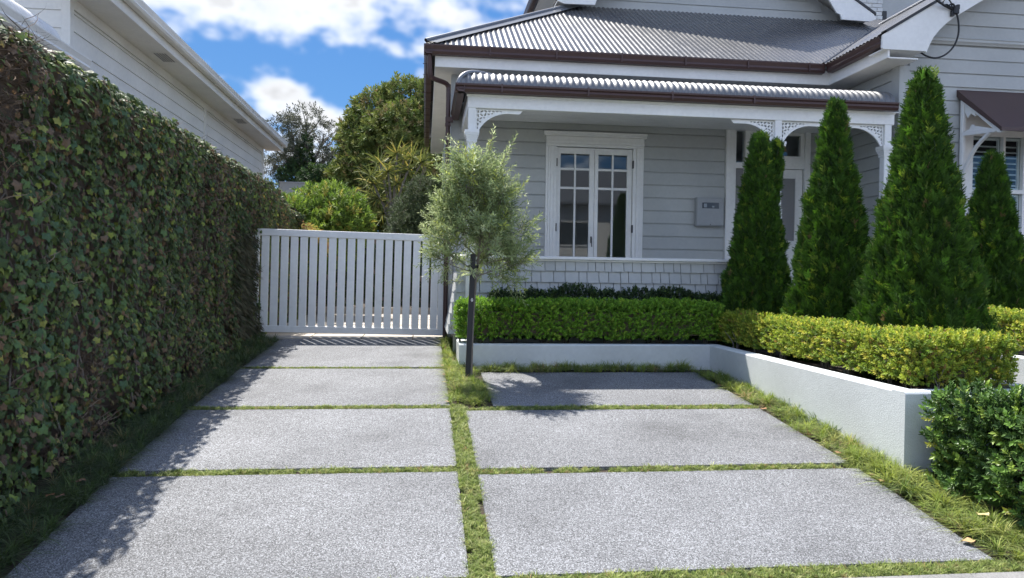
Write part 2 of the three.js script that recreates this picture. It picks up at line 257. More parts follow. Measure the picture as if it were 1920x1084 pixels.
// ------------------------------------------------------------ the grey villa
const T = Math.tan(31.5 * Math.PI / 180);
const villa = thing('villa_house', 'pale grey weatherboard villa with fretwork veranda and corrugated iron roof', 'house', [3.5, gh(-9.75), -9.75]);
const ZW = -11.3, ZV = -9.75;
{
  const greys = [M.grey, M.grey2, M.grey3];
  // recessed front wall behind the veranda
  const fw = part('front_wall', [bx(0.40, 1.98, 0.7, 4.6, ZW - 0.15, ZW - 0.026), bx(3.22, 4.86, 0.7, 4.6, ZW - 0.15, ZW - 0.026), bx(1.98, 3.22, 3.6, 4.6, ZW - 0.15, ZW - 0.026), bx(6.05, 6.62, 0.7, 4.6, ZW - 0.15, ZW - 0.026), bx(4.86, 6.05, 4.0, 4.6, ZW - 0.15, ZW - 0.026), bx(0.44, 6.6, 0.6, 1.1, ZW - 0.5, ZW - 0.16)], M.grey, villa);
  boards(fw, 'x', 0.50, 6.575, 1.16, 4.598, 0.2005, 3.034 - 0.2005 * 9, ZW, 1, [[1.835, 3.38, 1.1, 3.735], [4.715, 6.12, 1.1, 4.08]], greys);
  part('corner_board', bx(0.372, 0.498, 0.7, 4.6, ZW - 0.11, ZW + 0.012, 0.004), M.grey, villa);
  // side wall to the back of the house
  const sw = part('side_wall', bx(0.405, 0.55, 0.6, 4.6, -18.6, ZW - 0.152), M.grey, villa);
  boards(sw, 'z', -18.6, ZW - 0.115, 0.75, 4.598, 0.2005, 3.034 - 0.2005 * 12, 0.405 - 0.0, -1, [], greys, null, rng(8));
  part('back_wall', bx(0.41, 11.2, 0.6, 4.6, -18.75, -18.61), M.grey, villa);
  // room behind the French doors
  const room = part('interior_room', [bx(1.0, 4.6, 1.0, 1.1, -15, ZW - 0.51), bx(1.0, 4.6, 4.05, 4.12, -15, ZW - 0.16), bx(0.9, 1.0, 1.0, 4.1, -15, ZW - 0.16), bx(4.6, 4.7, 1.0, 4.1, -15, ZW - 0.16), bx(0.9, 4.7, 1.0, 4.1, -15.1, -15)], M.room, villa);
  part('interior_hall', [bx(4.75, 4.82, 1.0, 4.1, -15, ZW - 0.16), bx(6.2, 6.3, 1.0, 4.1, -15, ZW - 0.16), bx(4.75, 6.3, 1.0, 4.1, -15.1, -15.0), bx(4.75, 6.3, 4.11, 4.2, -15, ZW - 0.16), bx(4.75, 6.3, 1.0, 1.1, -15, ZW - 0.51)], M.room, villa);

  // French doors
  const fd = part('french_door_frame', [
    ...[[1.835, 0.034, 0.03], [1.870, 0.034, 0.042], [1.905, 0.05, 0.05], [1.956, 0.05, 0.036]].flatMap(([x, w, t]) => [bx(x, x + w, 1.16, 3.575, ZW - 0.02, ZW + t, 0.004), bx(5.215 - x - w, 5.215 - x, 1.16, 3.575, ZW - 0.02, ZW + t, 0.004)]),
    bx(1.835, 3.38, 3.577, 3.62, ZW - 0.02, ZW + 0.036, 0.004), bx(1.835, 3.38, 3.621, 3.665, ZW - 0.02, ZW + 0.05, 0.004), bx(1.835, 3.38, 3.666, 3.733, ZW - 0.02, ZW + 0.042, 0.004),
    prism('x', [[ZW - 0.02, 3.734], [ZW + 0.062, 3.734], [ZW + 0.062, 3.752], [ZW + 0.088, 3.775], [ZW + 0.088, 3.8], [ZW - 0.02, 3.815]], 1.80, 3.415), bx(1.99, 3.22, 1.1, 1.16, ZW - 0.12, ZW + 0.06)], M.white, villa);
  const leaf = (x0, x1, cols) => {
    const d = part('door_leaf', [bx(x0, cols[0][0], 1.165, 3.568, ZW - 0.06, ZW - 0.015, 0.003), bx(cols[1][1], x1, 1.165, 3.568, ZW - 0.06, ZW - 0.015, 0.003), bx(cols[0][0], cols[1][1], 3.477, 3.568, ZW - 0.06, ZW - 0.016), bx(cols[0][0], cols[1][1], 1.165, 1.42, ZW - 0.06, ZW - 0.016)], M.white, villa);
    const rows = [[3.258, 3.477], [2.966, 3.222], [1.42, 2.928]];
    part('glazing_bar', bx(cols[0][1], cols[1][0], 1.42, 3.477, ZW - 0.055, ZW - 0.018, 0.006), M.white, d);
    for (let r = 0; r < 2; r++) for (const c of cols) part('glazing_bar', bx(c[0], c[1], rows[r + 1][1], rows[r][0], ZW - 0.054, ZW - 0.02, 0.006), M.white, d);
    for (const c of cols) for (const r of rows) part('pane', bx(c[0], c[1], r[0], r[1], ZW - 0.046, ZW - 0.042), M.glass, d);
    return d;
  };
  const l1 = leaf(2.008, 2.606, [[2.072, 2.288], [2.317, 2.527]]), l2 = leaf(2.611, 3.206, [[2.668, 2.883], [2.914, 3.126]]);
  part('handle', [bx(2.557, 2.58, 2.1, 2.2, ZW - 0.0145, ZW - 0.006, 0.002), bar([2.568, 2.165, ZW + 0.02], [2.572, 2.04, ZW + 0.024], 0.014, 0.012), bx(2.56, 2.576, 2.155, 2.175, ZW - 0.006, ZW + 0.026)], M.iron, l1);
  for (const y of [3.33, 2.33]) { part('hinge', bx(1.997, 2.012, y - 0.06, y + 0.06, ZW - 0.02, ZW + 0.046, 0.002), M.iron, l1); part('hinge', bx(3.203, 3.218, y - 0.06, y + 0.06, ZW - 0.02, ZW + 0.046, 0.002), M.iron, l2); }

  // entrance: frame, side light, fanlight and door
  const ef = part('entrance_frame', [bx(4.715, 4.79, 1.16, 4.06, ZW - 0.02, ZW + 0.05, 0.004), bx(4.791, 4.862, 1.16, 4.06, ZW - 0.02, ZW + 0.035, 0.004), bx(4.863, 4.885, 1.16, 3.93, ZW - 0.1, ZW + 0.02), bx(5.035, 5.165, 1.16, 3.93, ZW - 0.1, ZW + 0.025, 0.004), bx(6.03, 6.12, 1.16, 4.06, ZW - 0.02, ZW + 0.045, 0.004), bx(4.863, 6.029, 3.931, 4.06, ZW - 0.1, ZW + 0.03, 0.004), bx(4.886, 5.034, 3.335, 3.425, ZW - 0.09, ZW + 0.02), bx(5.166, 6.029, 3.345, 3.50, ZW - 0.09, ZW + 0.03, 0.004), bx(4.886, 5.034, 1.16, 1.9, ZW - 0.09, ZW + 0.015), bx(4.86, 6.03, 1.1, 1.16, ZW - 0.12, ZW + 0.05)], M.white, villa);
  part('pane', bx(4.886, 5.034, 3.426, 3.93, ZW - 0.05, ZW - 0.045), M.glass, ef); part('pane', bx(4.886, 5.034, 1.9, 3.334, ZW - 0.05, ZW - 0.045), M.frost, ef);
  part('pane', bx(5.22, 5.97, 3.55, 3.88, ZW - 0.05, ZW - 0.045), M.glass, ef); part('fanlight_frame', [bx(5.166, 5.22, 3.501, 3.93, ZW - 0.07, ZW + 0.005), bx(5.97, 6.029, 3.501, 3.93, ZW - 0.07, ZW + 0.005), bx(5.22, 5.97, 3.501, 3.55, ZW - 0.07, ZW + 0.005), bx(5.22, 5.97, 3.88, 3.93, ZW - 0.07, ZW + 0.005)], M.white, ef);
  const dr = part('front_door', [bx(5.17, 5.29, 1.165, 3.34, ZW - 0.07, ZW - 0.02, 0.003), bx(5.91, 6.025, 1.165, 3.34, ZW - 0.07, ZW - 0.02, 0.003), bx(5.29, 5.91, 3.2, 3.34, ZW - 0.07, ZW - 0.021), bx(5.29, 5.91, 1.165, 2.2, ZW - 0.07, ZW - 0.021), bx(5.57, 5.63, 2.2, 3.2, ZW - 0.068, ZW - 0.022)], M.white, villa);
  part('pane', bx(5.29, 5.57, 2.2, 3.2, ZW - 0.05, ZW - 0.045), M.frost, dr); part('pane', bx(5.63, 5.91, 2.2, 3.2, ZW - 0.05, ZW - 0.045), M.frost, dr);

  // veranda: floor, shingled half wall, cap, posts, brackets, beam, ceiling
  part('veranda_floor', bx(0.5, 6.58, 1.04, 1.14, ZW - 0.02, ZV + 0.08), M.grey, villa);
  part('veranda_ceiling', Array.from({ length: 12 }, (_, i) => bx(0.62, 6.58, 3.93, 3.945, ZW + 0.02 + i * 0.13, ZW + 0.145 + i * 0.13, 0.004)), M.white, villa);
  const steps = part('entry_steps', [0, 1, 2].map(i => bx(4.95, 6.3, 0.5, 1.0 - i * 0.17, ZV + 0.12 + i * 0.3, ZV + 0.42 + i * 0.3, 0.01)), M.render, villa);
  const sh = part('shingle_wall', [bx(0.44, 4.68, 0.6, 1.77, ZV - 0.13, ZV - 0.02), bx(0.44, 0.55, 0.6, 1.77, ZW, ZV - 0.131), bx(4.68, 4.8, 0.6, 1.1, ZV - 0.13, ZV - 0.02), bx(0.39, 0.425, 0.45, 0.85, ZV - 0.1, ZV + 0.01), bx(0.425, 4.8, 0.45, 0.82, ZV - 0.06, ZV - 0.019)], M.grey, villa);
  { // shingles in courses, flaring out towards the foot
    const R = rng(21), ys = [1.772, 1.642, 1.489, 1.339, 1.189, 1.04, 0.90, 0.80], fl = y => 0.115 * Math.pow(clamp((1.6 - y) / 0.8, 0, 1), 1.4);
    for (let r = 0; r < ys.length - 1; r++) {
      const t = ys[r] + 0.03, b = ys[r + 1];
      for (let x = 0.43 - fl(b); x < 4.7;) { const w = Math.min(0.09 + 0.13 * R(), 4.72 - x), o = 0.004 * R(), dy = 0.006 * R(); if (w > 0.03) part('shingle', prism('x', [[ZV + fl(t) - 0.02, t], [ZV + fl(t) - 0.006, t], [ZV + fl(b) + 0.018 + o, b + dy], [ZV + fl(b) - 0.004 + o, b + dy]], x + 0.004, x + w - 0.005), M.shingle[Math.floor(R() * 3)], sh); x += w; }
      for (let z = ZV + fl(b) + 0.008; z > ZW + 0.05;) { const w = 0.1 + 0.12 * R(), o = 0.004 * R(); part('shingle', prism('z', [[0.44 - fl(t) + 0.01, t], [0.44 - fl(t) - 0.006, t], [0.44 - fl(b) - 0.014 - o, b], [0.44 - fl(b) - o, b]], Math.max(z - w + 0.003, ZW + 0.02), z - 0.002), M.shingle[Math.floor(R() * 3)], sh); z -= w; }
    }
  }
  part('rail_cap', [prism('x', [[ZV - 0.19, 1.773], [ZV + 0.02, 1.773], [ZV + 0.02, 1.787], [ZV + 0.055, 1.8], [ZV + 0.055, 1.826], [ZV + 0.03, 1.836], [ZV - 0.19, 1.84]], 0.38, 4.72), prism('z', [[0.385, 1.773], [0.385, 1.826], [0.41, 1.836], [0.59, 1.84], [0.59, 1.773]], ZW + 0.02, ZV - 0.191)], M.white, villa);
  for (const [x0, x1] of [[0.536, 0.648], [4.722, 4.832], [6.322, 6.438]]) {
    const c = (x0 + x1) / 2, zc = -9.70, w = 0.056, p = part('veranda_post', [bx(c - w, c + w, 1.14, 3.33, zc - w, zc + w, 0.008), bx(c - w + 0.006, c + w - 0.006, 3.45, 3.742, zc - w + 0.006, zc + w - 0.006, 0.004), bx(c - w - 0.012, c + w + 0.012, 1.842, 2.55, zc - w - 0.012, zc + w + 0.012, 0.012)], M.white, villa);
    part('capital', [[3.30, 3.335, 0.066], [3.336, 3.36, 0.072], [3.361, 3.385, 0.08], [3.386, 3.41, 0.089], [3.411, 3.452, 0.094]].map(([a, b, h]) => bx(c - h, c + h, a, b, zc - h, zc + h)), M.white, p);
  }
  const fret = (x, s) => { // pierced spandrel from the post at x, s = side it opens to
    const S = new THREE.Shape(); S.moveTo(0, 0); S.lineTo(0.62, 0); S.lineTo(0.60, -0.022); S.quadraticCurveTo(0.585, -0.052, 0.555, -0.052); S.lineTo(0.40, -0.05); S.bezierCurveTo(0.24, -0.062, 0.10, -0.15, 0.03, -0.30); S.lineTo(0, -0.30); S.closePath();
    const hole = (cx, cy, rx, ry, rot) => { const h = new THREE.Path(); h.absellipse(cx, cy, rx, ry, 0, 2 * Math.PI, false, rot); S.holes.push(h); };
    [[0.03, -0.036, 0.013, 0.019, 0], [0.076, -0.032, 0.023, 0.012, 0.5], [0.128, -0.03, 0.021, 0.012, -0.4], [0.178, -0.028, 0.02, 0.010, 0.35], [0.228, -0.028, 0.02, 0.009, -0.3], [0.278, -0.027, 0.02, 0.008, 0.2], [0.327, -0.026, 0.018, 0.007, 0], [0.03, -0.088, 0.012, 0.022, 0.2], [0.074, -0.078, 0.022, 0.011, -0.7], [0.122, -0.072, 0.021, 0.013, 0.9], [0.168, -0.066, 0.017, 0.011, -0.4], [0.213, -0.058, 0.015, 0.009, 0.5], [0.028, -0.143, 0.011, 0.022, 0], [0.066, -0.122, 0.019, 0.010, 0.6], [0.108, -0.112, 0.015, 0.010, -0.5], [0.026, -0.197, 0.010, 0.02, 0], [0.056, -0.165, 0.012, 0.014, 0.4], [0.022, -0.247, 0.007, 0.017, 0]].forEach(h => hole(...h));
    const g = new THREE.ExtrudeGeometry(S, { depth: 0.026, bevelEnabled: false, curveSegments: 10 }); if (s < 0) { g.scale(-1, 1, 1); const p = g.attributes.position.array; for (let i = 0; i < p.length; i += 9) for (let k = 0; k < 3; k++) [p[i + k], p[i + 3 + k]] = [p[i + 3 + k], p[i + k]]; }
    g.translate(x, 3.74, -9.713); g.computeVertexNormals(); return part('fretwork_bracket', uvm(g), M.white, villa);
  };
  fret(0.643, 1); fret(4.727, -1); fret(4.827, 1); fret(6.327, -1);
  part('veranda_beam', [bx(0.535, 6.462, 3.743, 3.912, -9.755, -9.645, 0.005), prism('x', [[-9.644, 3.885], [-9.632, 3.895], [-9.62, 3.912], [-9.644, 3.912]], 0.52, 6.47), bx(0.535, 0.645, 3.743, 3.912, ZW, -9.756, 0.004)], M.white, villa);
  const vg = part('veranda_gutter', [prism('x', gutterPts(-9.49, 3.914, 4.018, 1), 0.365, 6.43), prism('z', gutterPts(0.365, 3.914, 4.018, -1), ZW + 0.02, -9.492)], M.brown, villa);
  for (let x = 0.95; x < 6.3; x += 1.13) part('gutter_strap', [bx(x, x + 0.022, 3.92, 4.028, -9.493, -9.484), bx(x, x + 0.022, 4.02, 4.028, -9.61, -9.493)], M.brown, vg);
  // bullnose roof of the veranda
  const vr = part('veranda_roof', [bx(0.52, 6.4, 3.975, 3.995, -11.28, -9.62), bx(6.385, 6.40, 3.98, 4.18, -11.28, -9.72)], M.flash, villa);
  const bull = []; for (let i = 0; i <= 10; i++) { const a = i / 10 * 1.32; bull.push([-9.53 - 0.36 * (1 - Math.cos(a)), 4.0 + 0.235 * Math.sin(a)]); } for (let i = 1; i <= 3; i++) bull.push([mix(bull[10][0], -11.27, i / 3), mix(bull[10][1], 4.38, i / 3)]);
  const XL = 0.405;
  for (let x = XL; x < 6.35; x += 0.765) part('roof_sheet', corrugated('x', x, Math.min(6.39, x + 0.768), bull, { amp: 0.011, side: -1, lift: (Math.round(x * 10) % 2) * 0.0015, lo: p => XL + (-9.53 - p[0]) }), M.vroof, vr);
  const bl = bull.map(([z, y]) => [XL + (-9.53 - z), y]);
  part('roof_sheet', corrugated('z', -11.27, -9.53, bl, { amp: 0.011, side: 1, hi: p => -9.53 - (p[0] - XL) }), M.vroof, vr);
  part('hip_flashing', tube(bull.slice(0, 12).map(([z, y]) => [XL + (-9.53 - z), y + 0.012, z]), 0.03, 0.03, 8, 24), M.flash, vr);

  // main eave: fascia, soffit, gutter
  part('main_fascia', [bx(0.12, 6.2, 4.6, 4.82, -10.93, -10.9, 0.004), bx(0.12, 0.15, 4.6, 4.82, -18.6, -10.931, 0.004), bx(6.2, 6.23, 4.6, 4.82, -10.93, -9.43, 0.004)], M.white, villa);
  part('soffit', [bx(0.151, 6.66, 4.601, 4.62, ZW - 0.04, -10.931), bx(0.151, 0.45, 4.601, 4.62, -18.6, ZW - 0.041), bx(6.231, 6.66, 4.601, 4.62, -10.93, -9.45)], M.white, villa);
  const mg = part('main_gutter', [prism('x', gutterPts(-10.77, 4.755, 4.89, 1), -0.045, 6.07), prism('z', gutterPts(-0.045, 4.755, 4.89, -1), -18.6, -10.772), prism('z', gutterPts(6.07, 4.755, 4.89, -1), -10.772, -9.44)], M.brown, villa);
  for (let x = 0.9; x < 6; x += 0.98) part('gutter_strap', [bx(x, x + 0.02, 4.765, 4.9, -10.773, -10.764)], M.brown, mg);
  for (let z = -11.3; z > -18; z -= 0.6) part('gutter_strap', bx(-0.06, 0.1, 4.749, 4.756, z - 0.012, z), M.brown, mg);
  // downpipe
  part('downpipe', [tube([[0.035, 4.76, -10.86], [0.04, 4.6, -10.88], [0.05, 4.5, -10.9]], 0.036, 0.036, 10, 8), tube([[0.05, 4.52, -10.9], [0.06, 4.46, -10.92], [0.3, 4.42, -11.16], [0.325, 4.38, -11.18]], 0.036, 0.036, 10, 14), tube([[0.325, 4.42, -11.18], [0.325, 3, -11.18], [0.32, 0.6, -11.18]], 0.036, 0.036, 10, 8), bx(0.282, 0.368, 3.80, 3.84, -11.222, -11.138), bx(0.282, 0.368, 2.2, 2.24, -11.222, -11.138), bx(0.285, 0.40, 3.86, 3.93, -11.22, -11.14)], M.brown, villa);

  // main roof with hip, valley and cap
  const mr = part('main_roof', [bx(0.14, 11, 4.70, 4.72, -18.5, -11.35)], M.room, villa);
  const D = 3.1, slope = n => line([-10.80, 4.885], [-10.80 - D, 4.885 + D * T], n);
  for (let x = -0.02; x < 9.1; x += 0.765) { const hip = x < D, val = x + 0.765 > 6.05; part('roof_sheet', corrugated('x', x, x + 0.768, slope(hip || val ? 14 : 2), { side: -1, lift: (Math.round(x * 100) % 2) * 0.002, lo: p => -0.02 + (-10.80 - p[0]), hi: p => 6.05 + (-10.80 - p[0]) }), M.roof, mr); }
  for (let z = -18.5; z < -10.9; z += 0.765) part('roof_sheet', corrugated('z', z, Math.min(-10.8, z + 0.768), line([-0.02, 4.885], [-0.02 + D, 4.885 + D * T], 14), { side: 1, hi: p => -10.80 - (p[0] + 0.02) }), M.roof, mr);
  { const a = [-0.02, 4.9, -10.80], b = [-0.02 + D, 4.9 + D * T, -10.80 - D]; const f = (ox, oy, oz) => [a[0] + ox, a[1] + oy, a[2] + oz, b[0] + ox, b[1] + oy, b[2] + oz];
    const strip = (o1, o2) => { const p = f(...o1), q = f(...o2), v = [p[0], p[1], p[2], p[3], p[4], p[5], q[3], q[4], q[5], p[0], p[1], p[2], q[3], q[4], q[5], q[0], q[1], q[2]]; const g = new THREE.BufferGeometry(); g.setAttribute('position', new THREE.Float32BufferAttribute(v, 3)); g.computeVertexNormals(); return uvm(g); };
    part('hip_cap', [strip([0, 0.045, 0], [0.16, 0.02, 0.0]), strip([0, 0.045, 0], [0, 0.02, -0.16]), tube([[a[0], a[1] + 0.045, a[2]], [(a[0] + b[0]) / 2, (a[1] + b[1]) / 2 + 0.045, (a[2] + b[2]) / 2], [b[0], b[1] + 0.045, b[2]]], 0.028, 0.028, 8, 4)], M.flash, mr); }
  part('valley_flashing', tube([[6.05, 4.89, -10.8], [7.5, 4.89 + 1.45 * T, -12.25], [9.15, 4.89 + 3.1 * T, -13.9]], 0.03, 0.03, 6, 4), M.iron, mr);

  // the gable that stands on the main roof
  const GX = 5.35, GH = 8.46, GF = -13.15, gw = -13.6, eave = x => GH - Math.abs(x - GX) * T;
  const gb = part('roof_gable', prism('z', [[2.72, eave(2.72) - 0.16], [GX, GH - 0.16], [7.98, eave(7.98) - 0.16], [7.98, 6.2], [2.72, 6.2]], -18.2, gw - 0.03), M.grey, villa);
  boards(gb, 'x', 2.8, 7.9, 6.35, 8.2, 0.2005, 6.35, gw, 1, [], greys, (y0, y1) => { const h = (GH - 0.16 - y1) / T; return [Math.max(2.75, GX - h), Math.min(7.95, GX + h)]; }, rng(31));
  const barge = s => { const X = q => GX + s * q; return prism('z', [[X(0), GH - 0.02], [X(3.0), GH - 0.02 - 3.0 * T], [X(3.05), GH - 0.08 - 3.05 * T], [X(2.92), GH - 0.16 - 3.0 * T], [X(2.36), GH - 0.15 - 3.0 * T], [X(2.33), GH - 0.06 - 3.0 * T], [X(2.26), GH - 0.34 - 2.5 * T], [X(2.1), GH - 0.35 - 2.1 * T], [X(0), GH - 0.35]], GF - 0.035, GF); };
  part('barge_board', barge(-1), M.white, villa); part('barge_board', barge(1), M.white, villa);
  for (const s of [-1, 1]) {
    const q = line([GX, GH + 0.02], [GX + s * 3.02, GH + 0.02 - 3.02 * T], 2);
    const gr = part('gable_roof', prism('z', [[GX, GH - 0.03], [GX + s * 3.02, GH - 0.03 - 3.02 * T], [GX + s * 3.02, GH - 0.05 - 3.02 * T], [GX, GH - 0.05]], -18.2, GF - 0.036), M.white, villa);
    for (let z = GF - 0.02; z > -18.2; z -= 0.765) part('roof_sheet', corrugated('z', Math.max(-18.2, z - 0.768), z, q, { side: -s }), M.roof, gr);
    part('barge_flashing', prism('z', [[GX, GH + 0.035], [GX + s * 3.04, GH + 0.035 - 3.04 * T], [GX + s * 3.04, GH - 0.015 - 3.04 * T], [GX, GH - 0.015]], GF - 0.1, GF + 0.012), M.iron, gr);
  }
  // upper storey at the back: wall, soffit and gutter
  const us = part('upper_wall', bx(2.85, 7.9, 6.3, 9.2, -19.6, -18.25), M.grey, villa);
  part('upper_soffit', bx(2.37, 3.2, 7.50, 7.53, -21, -14.4), M.white, us); part('upper_gutter', prism('z', gutterPts(2.2, 7.47, 7.64, -1), -21, -14.4), M.brown, us); part('upper_side_wall', bx(2.9, 3.2, 5.6, 7.5, -21, -14.4), M.white, us);
  part('upper_side_roof', prism('z', [[2.22, 7.62], [3.3, 8.25], [3.3, 8.15], [2.3, 7.55]], -21, -14.4), M.flash, us);

  // ------------------------------------------- the projecting wing
  const WX = 6.6, WR = 8.75, RZ = 4.885 + (WR - 6.05) * T;
  const ww = part('wing_wall', [bx(WX + 0.03, 7.6, 0.4, 4.7, ZV - 0.2, ZV - 0.026), bx(9.72, 11.2, 0.4, 4.7, ZV - 0.2, ZV - 0.026), bx(7.6, 9.72, 0.4, 1.9, ZV - 0.2, ZV - 0.026), bx(7.6, 9.72, 3.66, 4.7, ZV - 0.2, ZV - 0.026), prism('z', [[6.4, 4.7], [WR, RZ - 0.12], [11.1, 4.7]], ZV - 0.2, ZV - 0.026)], M.grey, villa);
  boards(ww, 'x', WX + 0.145, 11.2, 0.6, 4.93, 0.195, 4.93 - 0.195 * 23, ZV, 1, [[7.52, 9.9, 1.55, 4.3]], greys, null, rng(41));
  boards(ww, 'x', WX, 11.2, 5.02, 6.3, 0.2, 5.02, ZV, 1, [], greys, (y0, y1) => { const h = (RZ - 0.12 - y1) / T; return [WR - h, WR + h]; }, rng(42));
  part('gable_moulding', [prism('x', [[ZV - 0.02, 4.932], [ZV + 0.02, 4.932], [ZV + 0.03, 4.95], [ZV + 0.05, 4.97], [ZV + 0.05, 5.0], [ZV + 0.06, 5.01], [ZV - 0.02, 5.018]], 6.5, 11.1)], M.grey3, villa);
  part('corner_board', [bx(WX, WX + 0.143, 0.4, 4.6, ZV - 0.02, ZV + 0.014, 0.004), bx(WX - 0.014, WX + 0.001, 0.4, 4.6, ZV - 0.17, ZV + 0.014, 0.003)], M.grey, villa);
  const ws = part('wing_side_wall', bx(WX + 0.026, WX + 0.15, 0.6, 4.6, -18.6, ZV - 0.201), M.grey, villa);
  boards(ws, 'z', ZW + 0.002, ZV - 0.172, 1.16, 4.598, 0.2005, 3.034 - 0.2005 * 9, WX, -1, [], greys, null, rng(43));
  const wr = part('wing_roof', prism('z', [[6.2, 4.86], [WR, RZ - 0.03], [11.3, 4.86], [11.3, 4.84], [WR, RZ - 0.05], [6.2, 4.84]], -13.9, -9.44), M.white, villa);
  const wq = line([WR, RZ + 0.01], [6.05, 4.885], 10);
  for (let z = -9.42; z > -14.5; z -= 0.765) part('roof_sheet', corrugated('z', z - 0.768, z, wq, { side: -1, lo: p => -10.80 - (p[0] - 6.05) }), M.roof, wr);
  part('roof_sheet', corrugated('z', -14.3, -9.42, line([WR, RZ + 0.01], [11.4, RZ + 0.01 - (11.4 - WR) * T], 2), { side: 1 }), M.roof, wr);
  part('ridge_cap', tube([[WR, RZ + 0.03, -9.4], [WR, RZ + 0.03, -12], [WR, RZ + 0.03, -14.4]], 0.035, 0.035, 8, 4), M.flash, wr);
  const bt = x => 4.893 + (x - 6.10) * T;  // top line of the barge
  const wb = [[6.10, bt(6.10) - 0.0], [WR, bt(WR)], [WR, bt(WR) - 0.345], [7.145, bt(7.145) - 0.345], [7.03, bt(7.03) - 0.36], [6.93, bt(6.93) - 0.395], [6.84, bt(6.84) - 0.45], [6.78, bt(6.78) - 0.53], [6.745, bt(6.745) - 0.60], [6.728, 4.705], [6.12, 4.705], [6.10, 4.72]];
  part('barge_board', prism('z', wb, -9.435, -9.40), M.white, villa); part('barge_board', prism('z', wb.map(([x, y]) => [2 * WR - x, y]), -9.435, -9.40), M.white, villa);
  part('barge_flashing', [prism('z', [[6.16, bt(6.16) + 0.004], [WR, bt(WR) + 0.004], [WR, bt(WR) + 0.05], [6.14, bt(6.14) + 0.045]], -9.5, -9.385), prism('z', [[2 * WR - 6.16, bt(6.16) + 0.004], [WR, bt(WR) + 0.004], [WR, bt(WR) + 0.05], [2 * WR - 6.14, bt(6.14) + 0.045]], -9.5, -9.385)], M.iron, wr);
  part('gable_soffit', [bx(6.13, 6.72, 4.706, 4.72, ZV, -9.436)], M.white, villa);

  // wing window with plantation shutters
  const wz = ZV, wf = part('wing_window_frame', [bx(7.56, 7.72, 1.62, 4.0, wz - 0.02, wz + 0.04, 0.005), bx(9.6, 9.76, 1.62, 4.0, wz - 0.02, wz + 0.04, 0.005), bx(7.72, 9.6, 3.66, 4.0, wz - 0.02, wz + 0.035, 0.005), prism('x', [[wz - 0.02, 1.86], [wz + 0.03, 1.86], [wz + 0.09, 1.87], [wz + 0.09, 1.905], [wz - 0.02, 1.94]], 7.5, 9.82), bx(7.6, 9.72, 1.66, 1.859, wz - 0.02, wz + 0.03, 0.004), bx(7.72, 9.6, 2.85, 2.905, wz - 0.05, wz + 0.03, 0.004), bx(7.7, 9.6, 1.9, 1.96, wz - 0.06, wz + 0.02)], M.white, villa);
  { const cols = [[7.75, 8.205], [8.245, 8.525], [8.575, 9.05], [9.09, 9.57]];
    for (const [a, b] of cols) for (const [y0, y1] of [[1.97, 2.845], [2.91, 3.65]]) {
      const c = part('shutter_panel', [bx(a, a + 0.028, y0, y1, wz - 0.09, wz - 0.06), bx(b - 0.028, b, y0, y1, wz - 0.09, wz - 0.06), bx(a + 0.028, b - 0.028, y0, y0 + 0.03, wz - 0.09, wz - 0.06), bx(a + 0.028, b - 0.028, y1 - 0.03, y1, wz - 0.09, wz - 0.06)], M.white, villa);
      for (let y = y0 + 0.07; y < y1 - 0.05; y += 0.079) { const g = bx(a + 0.03, b - 0.03, -0.004, 0.004, -0.032, 0.032, 0.003); g.rotateX(0.42); g.translate(0, y, wz - 0.085); part('louvre', uvm(g), M.white, c); }
    }
    for (const x of [8.205, 8.525, 9.05]) part('mullion', bx(x + 0.001, x + 0.039 + (x === 8.525 ? 0.01 : 0), 1.961, 3.659, wz - 0.055, wz + 0.012, 0.004), M.white, wf);
    part('pane', bx(7.72, 9.6, 1.96, 3.66, wz - 0.052, wz - 0.049), M.glass, wf);
    part('room_shade_box', [bx(7.5, 9.8, 1.7, 3.9, -10.45, -10.43), bx(7.5, 7.55, 1.7, 3.9, -10.43, -9.951), bx(9.75, 9.8, 1.7, 3.9, -10.43, -9.951), bx(7.5, 9.8, 3.85, 3.9, -10.43, -9.951), bx(7.5, 9.8, 1.7, 1.75, -10.43, -9.951)], M.dark, wf);  // near-black box, the unlit room behind the louvres put into its colour
  }
  // sun hood over the window, with its timber brackets
  const hood = part('window_hood', [prism('x', [[wz + 0.002, 4.20], [wz + 0.002, 4.30], [-8.90, 3.61], [-8.90, 3.565], [-8.93, 3.565], [-8.93, 3.58]], 7.47, 9.85)], M.brown, villa);
  for (const x of [7.5, 9.78]) {
    const b = part('hood_bracket', [bx(x, x + 0.05, 3.0, 4.18, wz + 0.041, wz + 0.10, 0.006), prism('x', [[wz + 0.1, 4.17], [wz + 0.1, 4.09], [-9.0, 3.555], [-8.93, 3.555], [-8.93, 3.575]], x, x + 0.05), bar([x + 0.025, 3.66, wz + 0.08], [x + 0.025, 3.60, -9.05], 0.045, 0.05), tube([[x + 0.025, 3.03, wz + 0.08], [x + 0.025, 3.22, wz + 0.17], [x + 0.025, 3.44, wz + 0.34], [x + 0.025, 3.60, -9.16]], 0.028, 0.028, 6, 14), (() => { const S = new THREE.Shape(); S.moveTo(0.1, 3.67); S.quadraticCurveTo(0.16, 3.72, 0.2, 3.70); S.quadraticCurveTo(0.25, 3.80, 0.30, 3.73); S.quadraticCurveTo(0.42, 3.70, 0.6, 3.64); S.lineTo(0.6, 3.62); S.lineTo(0.1, 3.65); S.closePath(); const g = new THREE.ExtrudeGeometry(S, { depth: 0.02, bevelEnabled: false }); g.rotateY(-Math.PI / 2); g.translate(x + 0.04, 0, wz); return uvm(g); })(), prism('x', [[wz + 0.1, 4.10], [wz + 0.12, 3.95], [wz + 0.17, 3.87], [wz + 0.23, 3.92], [wz + 0.32, 3.86], [wz + 0.30, 3.93]], x + 0.015, x + 0.035)], M.white, villa);
  }
